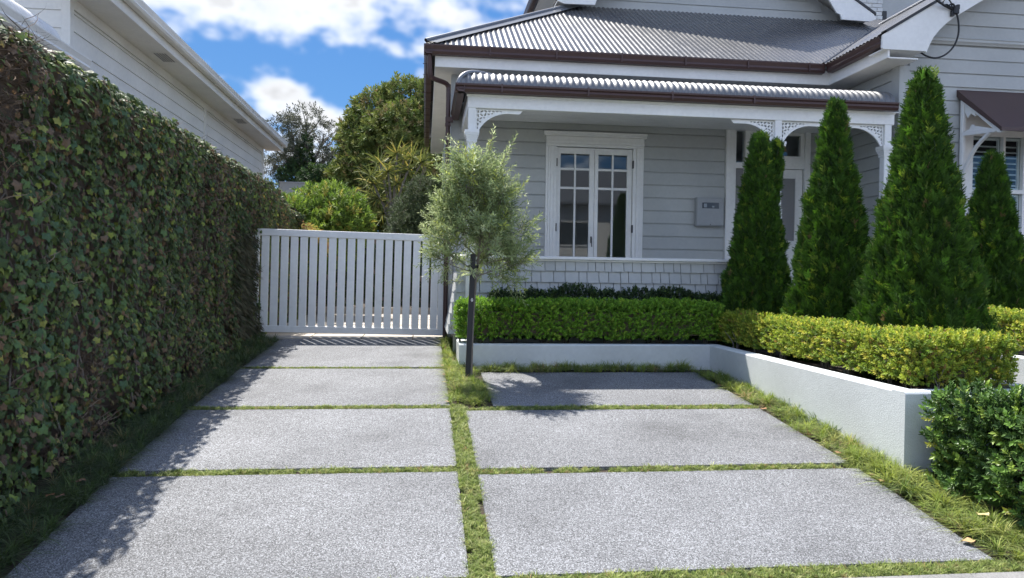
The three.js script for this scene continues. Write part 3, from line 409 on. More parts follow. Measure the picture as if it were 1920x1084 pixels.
  // painted brick chimney and the wall of the room behind it
  const ch = part('chimney', bx(9.02, 9.70, 6.4, 9.2, -15.6, -15.02), M.brick[1], villa);
  { const R = rng(77); for (let r = 0; r < 30; r++) for (let k = -1; k < 4; k++) { const x0 = Math.max(9.0, 9.0 + k * 0.24 + (r % 2) * 0.12), x1 = Math.min(9.72, 9.0 + (k + 1) * 0.24 + (r % 2) * 0.12 - 0.012), y = 6.8 + r * 0.083; if (x1 - x0 > 0.05) part('brick', bx(x0, x1, y, y + 0.071, -15.03, -15.0 + 0.006 * R(), 0.004), M.brick[Math.floor(R() * 3)], ch); } }
  part('rear_dormer', [bx(9.75, 11.2, 6.2, 9, -15.5, -15.1)], M.grey, villa); part('rear_flashing', bx(9.72, 9.86, 6.3, 7.42, -15.1, -15.06), M.iron, villa);
}
// meter box on the front wall
{
  const mb = thing('meter_box', 'grey metal meter box with small dark viewing window on the weatherboards', 'meter box', [4.445, 2.4, ZW]);
  part('body', bx(4.225, 4.668, 2.40, 2.845, ZW - 0.005, ZW + 0.09, 0.006), M.greyDoor, mb); const d = part('door', [bx(4.235, 4.658, 2.412, 2.675, ZW + 0.091, ZW + 0.102, 0.004), bx(4.235, 4.658, 2.765, 2.835, ZW + 0.091, ZW + 0.102, 0.004), bx(4.235, 4.31, 2.675, 2.765, ZW + 0.091, ZW + 0.102), bx(4.585, 4.658, 2.675, 2.765, ZW + 0.091, ZW + 0.102)], M.greyDoor, mb);
  part('viewing_window', bx(4.31, 4.585, 2.675, 2.765, ZW + 0.0905, ZW + 0.095), std([0.03, 0.035, 0.045], 0.08), d); part('meter_dial', [bx(4.475, 4.51, 2.69, 2.715, ZW + 0.0955, ZW + 0.098), bx(4.34, 4.39, 2.69, 2.75, ZW + 0.0955, ZW + 0.097)], std([0.3, 0.33, 0.36], 0.6), d);
  part('latch', bx(4.44, 4.452, 2.415, 2.43, ZW + 0.1025, ZW + 0.112), M.iron, mb);
}
// overhead service cable tied to the wing's barge board
{
  const c = thing('service_cable', 'black overhead service cable looping below the white barge board', 'cable', [7.12, 5.2, -9.37]);
  part('drop_wire', tube([[5.2, 6.6, -6], [6.3, 5.72, -8.6], [6.82, 5.34, -9.3], [7.0, 5.31, -9.36], [7.12, 5.27, -9.375]], 0.016, 0.016, 6, 24), M.black, c);
  part('tie', [tube([[6.93, 5.32, -9.35], [6.93, 5.37, -9.34], [6.98, 5.41, -9.34], [7.04, 5.36, -9.34], [7.06, 5.3, -9.35], [6.98, 5.33, -9.345], [6.94, 5.31, -9.35]], 0.01, 0.01, 6, 30), tube([[7.0, 5.31, -9.34], [7.06, 5.34, -9.335], [7.12, 5.28, -9.34]], 0.012, 0.012, 6, 10)], M.black, c);
  part('insulator', [bx(7.09, 7.17, 5.22, 5.32, -9.398, -9.33, 0.012), bx(7.07, 7.11, 5.19, 5.26, -9.398, -9.35, 0.006), bx(7.14, 7.18, 5.28, 5.34, -9.39, -9.34, 0.006)], M.black, c);
  part('loop', tube([[7.14, 5.24, -9.36], [7.175, 5.1, -9.36], [7.18, 4.93, -9.37], [7.13, 4.78, -9.39], [7.02, 4.67, -9.41], [6.9, 4.63, -9.43], [6.79, 4.66, -9.46], [6.75, 4.705, -9.5], [6.74, 4.75, -9.55]], 0.012, 0.012, 8, 50), M.black, c);
}

// ------------------------------------------------------------ the gate
{
  const gz = -11.3, tilt = y => y, gt = thing('driveway_gate', 'white timber slatted driveway gate between the ivy hedge and the villa', 'gate', [-1.13, gh(gz), gz]);
  const lean = g => { g.translate(1.13, -0.65, 0); g.rotateZ(-0.0158); g.translate(-1.13, 0.65, 0); return g; };
  part('top_rail', lean(bx(-2.50, 0.30, 2.095, 2.195, gz - 0.03, gz + 0.03, 0.005)), M.gate, gt);
  part('bottom_rail', lean(bx(-2.56, 0.29, 0.672, 0.768, gz - 0.03, gz + 0.03, 0.005)), M.gate, gt);
  part('stile', lean(bx(-2.56, -2.435, 0.769, 2.094, gz - 0.028, gz + 0.028, 0.005)), M.gate, gt); part('stile', lean(bx(0.20, 0.30, 0.769, 2.094, gz - 0.028, gz + 0.028, 0.005)), M.gate, gt);
  const R = rng(14); for (let i = 0; i < 19; i++) { const x = -2.405 + i * 0.1385; part('slat', lean(bx(x, x + 0.108, 0.770, 2.093, gz - 0.013 + 0.003 * R(), gz + 0.013, 0.003)), M.gate, gt); }
  const latch = part('latch', lean(bx(-2.45, -2.43, 1.34, 1.38, gz + 0.028, gz + 0.04)), M.iron, gt);
  const post = thing('gate_post', 'grey square gate post beside the shingled veranda corner', 'post', [0.37, gh(gz), gz]);
  part('shaft', bx(0.325, 0.425, gh(gz) - 0.05, 2.14, gz - 0.05, gz + 0.05, 0.006), M.gate, post); part('cap', bx(0.315, 0.435, 2.14, 2.165, gz - 0.06, gz + 0.06), M.gate, post);
}
// ------------------------------------------------------------ planters
const PT = 0.75;
{
  const pl = thing('planter', 'pale rendered L-shaped garden planter wall beside the driveway', 'planter', [3.5, gh(-8.7) - 0.1, -8.7]);
  const w = (x0, x1, z0, z1, b) => bx(x0, x1, b, PT, z0, z1, 0);
  part('back_wall', prism('x', [[-8.90, 0.3], [-8.75, 0.3], [-8.75, PT - 0.012], [-8.762, PT], [-8.90, PT]], 0.42, 3.651), M.render, pl);
  part('return_wall', prism('z', [[0.42, 0.35], [0.42, PT - 0.012], [0.432, PT], [0.57, PT], [0.57, 0.35]], -9.55, -8.901), M.render, pl);
  part('side_wall', prism('z', [[3.50, -0.1], [3.50, PT - 0.012], [3.512, PT], [3.65, PT], [3.65, -0.1]], -8.749, -5.035), M.render, pl);
  part('front_wall', prism('x', [[-5.18, -0.1], [-5.02, -0.1], [-5.02, PT - 0.012], [-5.032, PT + 0.0015], [-5.18, PT + 0.0015]], 3.498, 4.79), M.render, pl);
  part('path_wall', prism('z', [[4.64, 0.2], [4.64, PT], [4.778, PT], [4.79, PT - 0.012], [4.79, 0.2]], -9.0, -5.181), M.render, pl);
  part('soil', [bx(3.652, 4.639, 0.3, 0.69, -8.9, -5.181), bx(0.571, 4.639, 0.3, 0.69, -9.66, -8.901)], M.soil, pl);
  const p2 = thing('planter', 'sunlit white rendered planter wall across the entry path', 'planter', [6.0, 0.3, -7]);
  part('path_wall', prism('z', [[5.95, 0.0], [5.95, 0.81], [5.962, 0.822], [6.1, 0.822], [6.1, 0.0]], -9.0, -5.5), M.render, p2); part('front_wall', prism('x', [[-5.5, 0], [-5.35, 0], [-5.35, 0.81], [-5.362, 0.823], [-5.5, 0.823]], 5.95, 9), M.render, p2); part('soil', bx(6.101, 9, 0.2, 0.76, -9.6, -5.501), M.soil, p2);
  const path = structure('entry_path', 'pale concrete entry path between the two planters', [5.3, 0.4, -7]);
  for (let i = 0; i < 5; i++) part('path_slab', bx(4.792, 5.948, 0.1, 0.38 + i * 0.03, -5.0 - i * 0.78 - 0.77, -5.0 - i * 0.78, 0.006), M.concrete, path);
}

// ------------------------------------------------------------ the neighbouring house
{
  const nb = thing('neighbour_house', 'white weatherboard house behind the ivy hedge with deep eaves', 'house', [-6, gh(-14), -14]);
  const whites = [M.nwhite, M.nwhite2], NX = -4.8, z0 = -22.8, z1 = -10.7;
  const sw = part('side_wall', [bx(-5.0, NX - 0.026, 0.4, 5.27, z0, z1 - 0.026)], M.nwhite, nb);
  boards(sw, 'z', z0 + 0.1, -16.98, 2.0, 5.12, 0.24, 4.83 - 2.4, NX, 1, [], whites, null, rng(61)); boards(sw, 'z', -16.86, z1 - 0.1, 2.0, 5.12, 0.24, 4.83 - 2.4, NX, 1, [], whites, null, rng(62));
  part('frieze', bx(NX - 0.02, NX + 0.012, 5.121, 5.268, z0, z1 - 0.1), M.nwhite, nb);
  part('corner_board', [bx(NX - 0.1, NX + 0.018, 2, 5.268, z1 - 0.099, z1 + 0.015, 0.004)], M.nwhite, nb); part('corner_board', bx(NX - 0.1, NX + 0.018, 1, 5.268, z0 - 0.015, z0 + 0.099, 0.004), M.nwhite, nb); part('batten', bx(NX - 0.01, NX + 0.022, 2, 5.12, -16.979, -16.861, 0.004), M.nwhite, nb);
  const fw = part('front_wall', bx(-11, NX - 0.03, 0.4, 6.6, z1 - 0.2, z1 - 0.027), M.nwhite, nb); boards(fw, 'x', -11, NX - 0.101, 3.6, 6.6, 0.24, 4.83 - 2.4, z1, 1, [[-6.3, -5.5, 1, 5.0]], whites, null, rng(63));
  part('window_architrave', [bx(-5.62, -5.5, 2, 5.0, z1 - 0.02, z1 + 0.03, 0.004), bx(-6.3, -5.5, 4.9, 5.0, z1 - 0.02, z1 + 0.04)], M.nwhite, nb);
  part('soffit', bx(NX + 0.001, -4.325, 5.269, 5.285, z0 - 0.4, z1 + 0.9), M.nwhite, nb);
  part('fascia', bx(-4.325, -4.295, 5.245, 5.43, z0 - 0.42, z1 + 0.9, 0.004), M.nwhite, nb);
  part('gutter', prism('z', gutterPts(-4.155, 5.385, 5.535, 1), z0 - 0.42, z1 + 0.9), M.nwhite, nb);
  for (const z of [-13.5, -18.8]) { const v = part('soffit_vent', bx(-4.62, -4.38, 5.258, 5.268, z - 0.28, z + 0.28), M.nwhite2, nb); for (let i = 0; i < 5; i++) part('slot', bx(-4.60 + i * 0.042, -4.575 + i * 0.042, 5.254, 5.2575, z - 0.25, z + 0.25), M.vent, v); }
  const rf = part('roof', prism('z', [[-4.2, 5.53], [-8, 7.8], [-11.8, 5.53], [-11.8, 5.45], [-8, 7.7], [-4.3, 5.45]], z0 - 0.4, z1 + 0.9), M.flash, nb);
  // lower veranda at its front
  part('veranda_gutter', prism('z', gutterPts(-4.3, 4.13, 4.28, 1), -10.2, -1.5), M.nwhite, nb); part('veranda_beam', [bx(-4.46, -4.425, 3.86, 4.27, -10.25, -1.5, 0.004), bx(-4.47, -4.31, 3.80, 3.859, -10.25, -1.5)], M.nwhite, nb);
  const q = []; for (let i = 0; i <= 8; i++) { const a = i / 8 * 1.35; q.push([-4.36 - 0.42 * (1 - Math.cos(a)), 4.26 + 0.30 * Math.sin(a)]); } q.push([-6.5, 4.95]);
  const vr = part('veranda_roof', bx(-10.5, -4.5, 4.2, 4.24, -10.6, -1.5), M.nwhite, nb);
  for (let z = -9.5; z < -1.6; z += 0.765) part('roof_sheet', corrugated('z', z, z + 0.768, q, { side: -1, amp: 0.012 }), M.roofWhite, vr);
  part('veranda_flashing', prism('z', [[-4.4, 4.25], [-4.4, 4.29], [-4.79, 4.50], [-4.79, 4.25]], -10.25, -9.502), M.nwhite2, nb);
  part('veranda_post', bx(-4.46, -4.34, -0.05, 3.8, -5.06, -4.94, 0.006), M.nwhite, nb); part('veranda_post', bx(-4.46, -4.34, 0, 3.8, -9.0, -8.88, 0.006), M.nwhite, nb);
}
// ------------------------------------------------------------ the street behind the camera, which the window panes mirror
{
  const h = thing('street_house', 'two storey white weatherboard house across the street', 'house', [10, -0.1, 26]);
  const w = part('wall', bx(3, 17, -0.14, 6.4, 24, 33), M.white, h); boards(w, 'x', 3, 17, 0.2, 6.4, 0.24, 0.2, 23.97, -1, [[5, 6.6, 3.6, 5.2], [8.2, 10.6, 3.6, 5.2], [12.4, 14, 3.6, 5.2], [5, 7, 0.6, 2.4], [9, 10, 0.2, 2.3]], [M.nwhite, M.nwhite2], null, rng(71));
  for (const [a, b, c, d] of [[5, 6.6, 3.6, 5.2], [8.2, 10.6, 3.6, 5.2], [12.4, 14, 3.6, 5.2], [5, 7, 0.6, 2.4]]) { const f = part('window', [bx(a, a + 0.08, c, d, 23.9, 23.99), bx(b - 0.08, b, c, d, 23.9, 23.99), bx(a, b, d - 0.08, d, 23.91, 23.98), bx(a, b, c, c + 0.08, 23.91, 23.98)], M.white, h); part('pane', bx(a + 0.08, b - 0.08, c + 0.08, d - 0.08, 23.95, 23.96), std([0.04, 0.045, 0.05], 0.05), f); }
  part('door', bx(9, 10, 0.2, 2.3, 23.95, 23.99), M.timber, h);
  part('roof', prism('x', [[23.4, 6.35], [28.5, 9.2], [33.6, 6.35], [33.6, 6.2], [23.4, 6.2]], 2.4, 17.6), M.flash, h);
}

// ------------------------------------------------------------ foliage tools
class LB { // collects small faces with colours
  constructor() { this.v = []; this.c = []; }
  tri(a, b, c, k) { this.v.push(a.x, a.y, a.z, b.x, b.y, b.z, c.x, c.y, c.z); for (let i = 0; i < 3; i++) this.c.push(...k); }
  leaf(o, dir, nrm, len, wid, k, fold = 0.25, droop = 0) {
    const s = dir.clone().cross(nrm).normalize(), n = s.clone().cross(dir).normalize(), m = o.clone().addScaledVector(dir, len * 0.48).addScaledVector(n, -droop * len * 0.2), t = o.clone().addScaledVector(dir, len).addScaledVector(n, -droop * len);
    const l = m.clone().addScaledVector(s, wid / 2).addScaledVector(n, fold * wid / 2), r = m.clone().addScaledVector(s, -wid / 2).addScaledVector(n, fold * wid / 2);
    this.tri(o, m, l, k); this.tri(l, m, t, k); this.tri(o, r, m, k); this.tri(r, t, m, k);
  }
  ribbon(pts, w, s, k, k2 = k) { // tapering strip
    for (let i = 0; i < pts.length - 1; i++) {
      const f = i / (pts.length - 1), f2 = (i + 1) / (pts.length - 1), a = w * (1 - f * f) / 2, b = w * (1 - f2 * f2) / 2, kk = k.map((q, j) => mix(q, k2[j], f));
      const A = pts[i].clone().addScaledVector(s, a), B = pts[i].clone().addScaledVector(s, -a), C = pts[i + 1].clone().addScaledVector(s, b), D = pts[i + 1].clone().addScaledVector(s, -b);
      this.tri(A, B, C, kk); if (b > 1e-5) this.tri(B, D, C, kk);
    }
  }
  build() { const g = new THREE.BufferGeometry(); g.setAttribute('position', new THREE.Float32BufferAttribute(this.v, 3)); g.setAttribute('color', new THREE.Float32BufferAttribute(this.c, 3)); g.computeVertexNormals(); return uvm(g); }
}
const UP = V(0, 1, 0), ONE = [1, 1, 1];
const rdir = R => { const z = 2 * R() - 1, a = 6.2832 * R(), r = Math.sqrt(1 - z * z); return V(r * Math.cos(a), z, r * Math.sin(a)); };
// list items: [position, direction of local +y, roll, scale, colour]
function scatter(name, geo, mat, list, parent, kind = 'stuff') {
  const m = new THREE.InstancedMesh(geo, mat, list.length), q = new THREE.Quaternion(), r = new THREE.Quaternion(), S = V(1, 1, 1), X = new THREE.Matrix4(), C = new THREE.Color();
  list.forEach(([p, d, a, s, c], i) => { q.setFromUnitVectors(UP, d).multiply(r.setFromAxisAngle(UP, a)); X.compose(p, q, S.setScalar(s)); m.setMatrixAt(i, X); m.setColorAt(i, C.setRGB(c[0], c[1], c[2])); });
  m.name = name; m.castShadow = m.receiveShadow = true; m.userData.kind = kind;
  if (parent) { if (parent.isGroup) m.position.copy(parent.position).negate(); parent.add(m); } else { m.name = numbered(name); scene.add(m); }
  return m;
}
const tint = (R, pal) => { let t = R() * pal.reduce((s, p) => s + p[0], 0); for (const p of pal) { if ((t -= p[0]) <= 0) { const b = 0.8 + 0.4 * R(); return [p[1] * b, p[2] * b, p[3] * b]; } } return pal[0].slice(1); };
// a twig with small oval leaves, for clipped hedges
function boxTwig(seed, len, L, W, n) { const R = rng(seed), b = new LB(); for (let i = 0; i < n; i++) { const t = (i + 0.5) / n, a = i * 2.4 + R(), d = V(Math.cos(a) * 0.9, 0.45 + 0.9 * t, Math.sin(a) * 0.9).normalize(), g = 0.85 + 0.3 * R(); b.leaf(V(0, t * len, 0), d, V(0, 1, 0).addScaledVector(d, -0.3).normalize(), L * (0.75 + 0.5 * R()), W * (0.8 + 0.4 * R()), [g, g, g], 0.3, 0.12); } return b.build(); }
const M2 = { box: leafMat(0.4, 0.4), gold: leafMat(0.45, 0.45), thuja: leafMat(0.6, 0.25), ivy: leafMat(0.42, 0.32), olive: leafMat(0.35, 0.5), grass: leafMat(0.45, 0.4), far: leafMat(0.5, 0.25), strap: leafMat(0.5, 0.3), twig: new THREE.MeshStandardMaterial({ color: rgb(1, 1, 1), roughness: 0.9, vertexColors: true, side: THREE.DoubleSide }) };
const twigs = [boxTwig(1, 0.055, 0.024, 0.014, 13), boxTwig(2, 0.06, 0.026, 0.015, 12)], bigTwigs = [boxTwig(3, 0.075, 0.034, 0.019, 14)], hugeTwigs = [boxTwig(4, 0.2, 0.11, 0.05, 13)];
// points over the outside of boxes that together form a clipped hedge
function overBoxes(boxes, density, R, bump, freq, each) {
  const inside = (p, skip) => boxes.some((b, k) => k !== skip && p.x > b[0] && p.x < b[1] && p.y > b[2] && p.y < b[3] && p.z > b[4] && p.z < b[5]);
  boxes.forEach((b, k) => {
    const dx = b[1] - b[0], dy = b[3] - b[2], dz = b[5] - b[4];
    for (const [ax, sg, A] of [[0, -1, dy * dz], [0, 1, dy * dz], [1, 1, dx * dz], [2, 1, dx * dy], [2, -1, dx * dy]]) for (let i = 0, N = A * density; i < N; i++) {
      const p = V(b[0] + dx * R(), b[2] + dy * R(), b[4] + dz * R()), n = V(0, 0, 0); p.setComponent(ax, b[2 * ax + (sg > 0 ? 1 : 0)]); n.setComponent(ax, sg);
      if (inside(p, k)) continue;
      // round the upper and outer edges
      const rr = 0.07, q = V(clamp(p.x, b[0] + rr, b[1] - rr), Math.min(p.y, b[3] - rr), clamp(p.z, b[4] + rr, b[5] - rr)), d = p.clone().sub(q); if (d.length() > rr) { d.setLength(rr); p.copy(q).add(d); n.copy(d).normalize(); }
      const w = bump * 2.2 * fbm(p.x * freq + 3, p.y * freq, p.z * freq + 9, 3); p.addScaledVector(n, w); each(p, n);
    }
  });
}
function hedge(name, label, category, boxes, o) {
  const R = rng(o.seed), c0 = boxes[0], h = thing(name, label, category, [(c0[0] + c0[1]) / 2, o.foot, (c0[4] + c0[5]) / 2], o.group);
  part('light_block_core', boxes.map(b => bx(b[0] + (o.core ?? 0.1), b[1] - (o.core ?? 0.1), b[2] + (o.core ?? 0.1) * 0.5, b[3] - (o.core ?? 0.1) - 0.01, b[4] + (o.core ?? 0.1), b[5] - (o.core ?? 0.1))), M.bark, h);  // solid core added inside the hedge to block light
  const st = []; for (const b of boxes) for (let x = b[0] + 0.1; x < b[1]; x += 0.3) for (let z = b[4] + 0.1; z < b[5]; z += 0.3) { const f = V(x + 0.26 * (R() - 0.5), o.foot - 0.03, z + 0.26 * (R() - 0.5)); for (let k = 0; k < 4; k++) st.push(tube([f, V(f.x + 0.1 * (R() - 0.5), (b[2] + o.foot) / 2 + 0.05, f.z + 0.1 * (R() - 0.5)), V(f.x + 0.3 * (R() - 0.5), b[2] + 0.14, f.z + 0.3 * (R() - 0.5))], 0.006, 0.003, 4, 4)); }
  part('stems', st, M.barkGrey, h).userData.kind = 'stuff';
  const lists = o.twigs.map(() => []);
  overBoxes(boxes, o.density, R, o.bump, o.freq ?? 2.6, (p, n) => {
    const deep = R(); p.addScaledVector(n, -0.075 * deep * deep); const d = n.clone().multiplyScalar(0.8).addScaledVector(UP, 0.55).addScaledVector(rdir(R), 0.55).normalize();
    lists[Math.floor(R() * lists.length)].push([p, d, R() * 6.28, (0.75 + 0.5 * R()) * (o.scale ?? 1), tint(R, o.pal)]);
  });
  for (let i = 0; i < (o.shoots ?? 0); i++) { const b = boxes[0], p = V(mix(b[0], b[1], R()), b[3] + 0.02, mix(b[4], b[5], R())), d = V(0.3 * (R() - 0.5), 1, 0.3 * (R() - 0.5)).normalize(); for (let k = 0; k < 3; k++) lists[0].push([p.clone().addScaledVector(d, k * 0.03), d, R() * 6.28, (o.scale ?? 1), tint(R, o.pal)]); }
  lists.forEach((l, i) => scatter('foliage', o.twigs[i], o.mat, l, h));
  return h;
}
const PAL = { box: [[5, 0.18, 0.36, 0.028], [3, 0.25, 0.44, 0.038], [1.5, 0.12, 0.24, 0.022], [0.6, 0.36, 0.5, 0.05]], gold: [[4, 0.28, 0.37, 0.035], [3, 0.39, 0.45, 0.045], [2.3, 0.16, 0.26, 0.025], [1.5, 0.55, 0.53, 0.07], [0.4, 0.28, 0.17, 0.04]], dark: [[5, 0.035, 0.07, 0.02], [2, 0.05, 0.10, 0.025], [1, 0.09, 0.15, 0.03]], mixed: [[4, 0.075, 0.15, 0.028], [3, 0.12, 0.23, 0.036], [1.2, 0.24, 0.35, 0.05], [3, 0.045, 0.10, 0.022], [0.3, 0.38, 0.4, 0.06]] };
hedge('clipped_hedge', 'dark green clipped hedge on the planter in front of the shingled wall', 'hedge', [[0.44, 3.76, 0.79, 1.235, -9.30, -8.94]], { seed: 101, foot: 0.69, density: 1500, bump: 0.028, twigs, mat: M2.box, pal: PAL.box });
hedge('clipped_hedge', 'golden green clipped hedge above the planter side and front walls', 'hedge', [[3.72, 4.04, 0.79, 1.115, -8.92, -5.24], [3.73, 4.54, 0.77, 1.12, -5.68, -5.22]], { seed: 102, foot: 0.69, density: 1500, bump: 0.034, twigs, mat: M2.gold, pal: PAL.gold });
hedge('clipped_hedge', 'golden green clipped hedge on the planter across the entry path', 'hedge', [[6.12, 6.62, 0.86, 1.22, -8.8, -5.75]], { seed: 103, foot: 0.76, density: 1300, bump: 0.035, twigs, mat: M2.gold, pal: PAL.gold });
hedge('leafy_shrub', 'dense glossy dark green shrub against the planter front wall', 'shrub', [[3.62, 5.4, 0.12, 0.70, -4.86, -3.98], [4.1, 5.4, 0.1, 0.74, -4.6, -3.86]], { seed: 104, foot: gh(-4.4) - 0.03, density: 1050, core: 0.34, bump: 0.13, freq: 5, twigs: bigTwigs, mat: leafMat(0.34, 0.25), pal: PAL.mixed, shoots: 70 });
for (let i = 0; i < 7; i++) hedge('low_shrub', 'small dark rounded shrub in the row along the foot of the shingles', 'shrub', [[0.86 + i * 0.44, 1.26 + i * 0.44 + (i % 3) * 0.02, 0.76, 1.335 + 0.03 * ((i * 7) % 3), -9.60, -9.36]], { seed: 110 + i, foot: 0.69, density: 1100, bump: 0.05, freq: 4, twigs, mat: M2.box, pal: PAL.dark, group: 'small shrubs below the shingled wall' });

// ------------------------------------------------------------ conifers
function thujaSpray(seed) {
  const R = rng(seed), b = new LB(), L = 0.15; const curve = t => V(0.02 * Math.sin(t * 3), t * L, 0.05 * t * t * L * 4);
  b.ribbon([0, 0.5, 1].map(curve), 0.012, V(1, 0, 0), [0.8, 0.8, 0.8]);
  for (let i = 0; i < 13; i++) { const t = 0.1 + 0.85 * i / 13, s = i % 2 ? 1 : -1, o = curve(t), len = 0.068 * (1.1 - 0.6 * t) * (0.8 + 0.4 * R()), a = 0.55 + 0.3 * R(), d = V(s * Math.sin(a), Math.cos(a), 0.35 * (R() - 0.3)), g = 0.85 + 0.3 * R();
    b.ribbon([o, o.clone().addScaledVector(d, len * 0.6), o.clone().addScaledVector(d, len).add(V(0, 0.01, 0.01))], 0.011, V(d.y, -d.x, 0).normalize(), [g, g, g]);
    for (let k = 0; k < 2; k++) { const q = o.clone().addScaledVector(d, len * (0.35 + 0.3 * k)), e = V(d.x * 0.4 + (k ? 0.6 : -0.4) * s, d.y, 0.2).normalize(); b.ribbon([q, q.clone().addScaledVector(e, len * 0.45)], 0.01, V(e.y, -e.x, 0).normalize(), [g * 1.1, g * 1.1, g]); } }
  return b.build();
}
const sprays = [thujaSpray(1), thujaSpray(2)];
function conifer(label, x, z, y0, top, rad, seed, tips = []) {
  const R = rng(seed), t = thing('conifer_tree', label, 'tree', [x, y0, z], 'conical conifers planted in front of the villa'), H = top - y0;
  part('trunk', tube([[x, y0 - 0.1, z], [x + 0.02, y0 + H * 0.5, z], [x, y0 + H * 0.92, z]], 0.06, 0.012, 8, 10), M.bark, t);
  const limbs = []; for (let i = 0; i < 26; i++) { const f = 0.06 + 0.8 * i / 26, a = i * 2.4, r = rad * (1 - f) * 0.75; limbs.push(tube([[x, y0 + f * H, z], [x + Math.cos(a) * r * 0.6, y0 + f * H + r * 0.35, z + Math.sin(a) * r * 0.6], [x + Math.cos(a) * r, y0 + f * H + r * 0.9, z + Math.sin(a) * r]], 0.014, 0.005, 4, 4)); }
  part('limbs', limbs, M.bark, t).userData.kind = 'stuff';
  const lists = [[], []], cones = [[0, 0, 0, 1, 1], ...tips];  // dx, dz, start, height factor, radius factor
  for (const [dx, dz, f0, hf, rf] of cones) {
    const prof = f => rad * rf * (f < 0.1 ? 0.86 + 1.4 * f : 0.12 + 0.88 * (1 - (f - 0.1) / 0.9)) * (f > 0.93 ? Math.sqrt(Math.max(0, 1 - ((f - 0.93) / 0.07) ** 2)) : 1), hh = H * hf;
    const lump = (f, a) => 1 + 0.34 * fbm(Math.cos(a) * 1.8 + seed, f * 6.5, Math.sin(a) * 1.8, 3) + 0.5 * fbm(Math.cos(a) * 4.5 + seed, f * 15, Math.sin(a) * 4.5, 3);
    const N = Math.round(5600 * Math.PI * rad * hh * rf * (1 - f0));
    for (let i = 0; i < N; i++) {
      let f; do { f = f0 + (1 - f0) * R(); } while (R() > prof(f) / (rad * rf) + 0.12);
      const a = 6.2832 * R(), deep = R(), r = prof(f) * lump(f, a) - 0.14 * deep * deep * deep, n = V(Math.cos(a), 0.28, Math.sin(a)).normalize(), p = V(x + dx * sstep(0.3, 1, f) + Math.cos(a) * r, y0 + f * hh, z + dz * sstep(0.3, 1, f) + Math.sin(a) * r);
      const d = n.clone().multiplyScalar(0.34).addScaledVector(UP, 0.85).addScaledVector(rdir(R), 0.45).normalize(), k = R() < 0.25 ? 1.35 : 0.92;
      lists[i % 2].push([p.addScaledVector(d, -0.05), d, R() * 6.28, 0.5 + 0.5 * R(), tint(R, [[5, 0.054 * k, 0.125 * k, 0.012], [2.5, 0.075 * k, 0.17 * k, 0.016], [2, 0.032, 0.08, 0.01], [0.8, 0.18 * k, 0.26 * k, 0.03], [0.06, 0.2, 0.14, 0.06]])]);
    }
  }
  lists.forEach((l, i) => scatter('foliage', sprays[i], M2.thuja, l, t));
}
conifer('slim conifer with a forked tip in front of the entrance door frame', 4.3, -9.2, 0.69, 3.42, 0.44, 201, [[0.24, 0.0, 0.5, 0.965, 0.4]]);
conifer('tall conifer in front of the veranda entrance between two other conifers', 4.46, -7.7, 0.69, 3.48, 0.445, 202);
conifer('largest cone-shaped conifer, over the golden hedge by the planter front wall', 4.47, -6.25, 0.69, 3.41, 0.50, 203);
conifer('shorter dark conifer below the brown window hood across the path', 6.98, -8.45, 0.76, 3.12, 0.47, 204);

// ------------------------------------------------------------ ivy hedge along the drive
function ivyLeaf(seed) {
  const R = rng(seed), b = new LB(), out = [[0, -0.95], [0.29, -0.54], [0.58, -0.44], [0.46, -0.12], [0.50, 0.2], [0.20, 0.16], [0, 0.02], [-0.20, 0.16], [-0.50, 0.2], [-0.46, -0.12], [-0.58, -0.44], [-0.29, -0.54]].map(([x, y]) => V(x * (0.9 + 0.2 * R()), y * (0.92 + 0.16 * R()), 0));
  for (const p of out) p.z = -0.30 * p.x * p.x - 0.16 * p.y * p.y + 0.06 * (R() - 0.5);
  const c = V(0, -0.3, 0.05); for (let i = 0; i < out.length; i++) { const g = 0.92 + 0.16 * R(); b.tri(c, out[(i + 1) % out.length], out[i], [g, g, g]); }
  b.ribbon([V(0, 0.02, 0), V(0.03, 0.25, -0.12), V(0, 0.5, -0.35)], 0.05, V(1, 0, 0), [1.6, 1.3, 1.2]);
  return b.build();
}
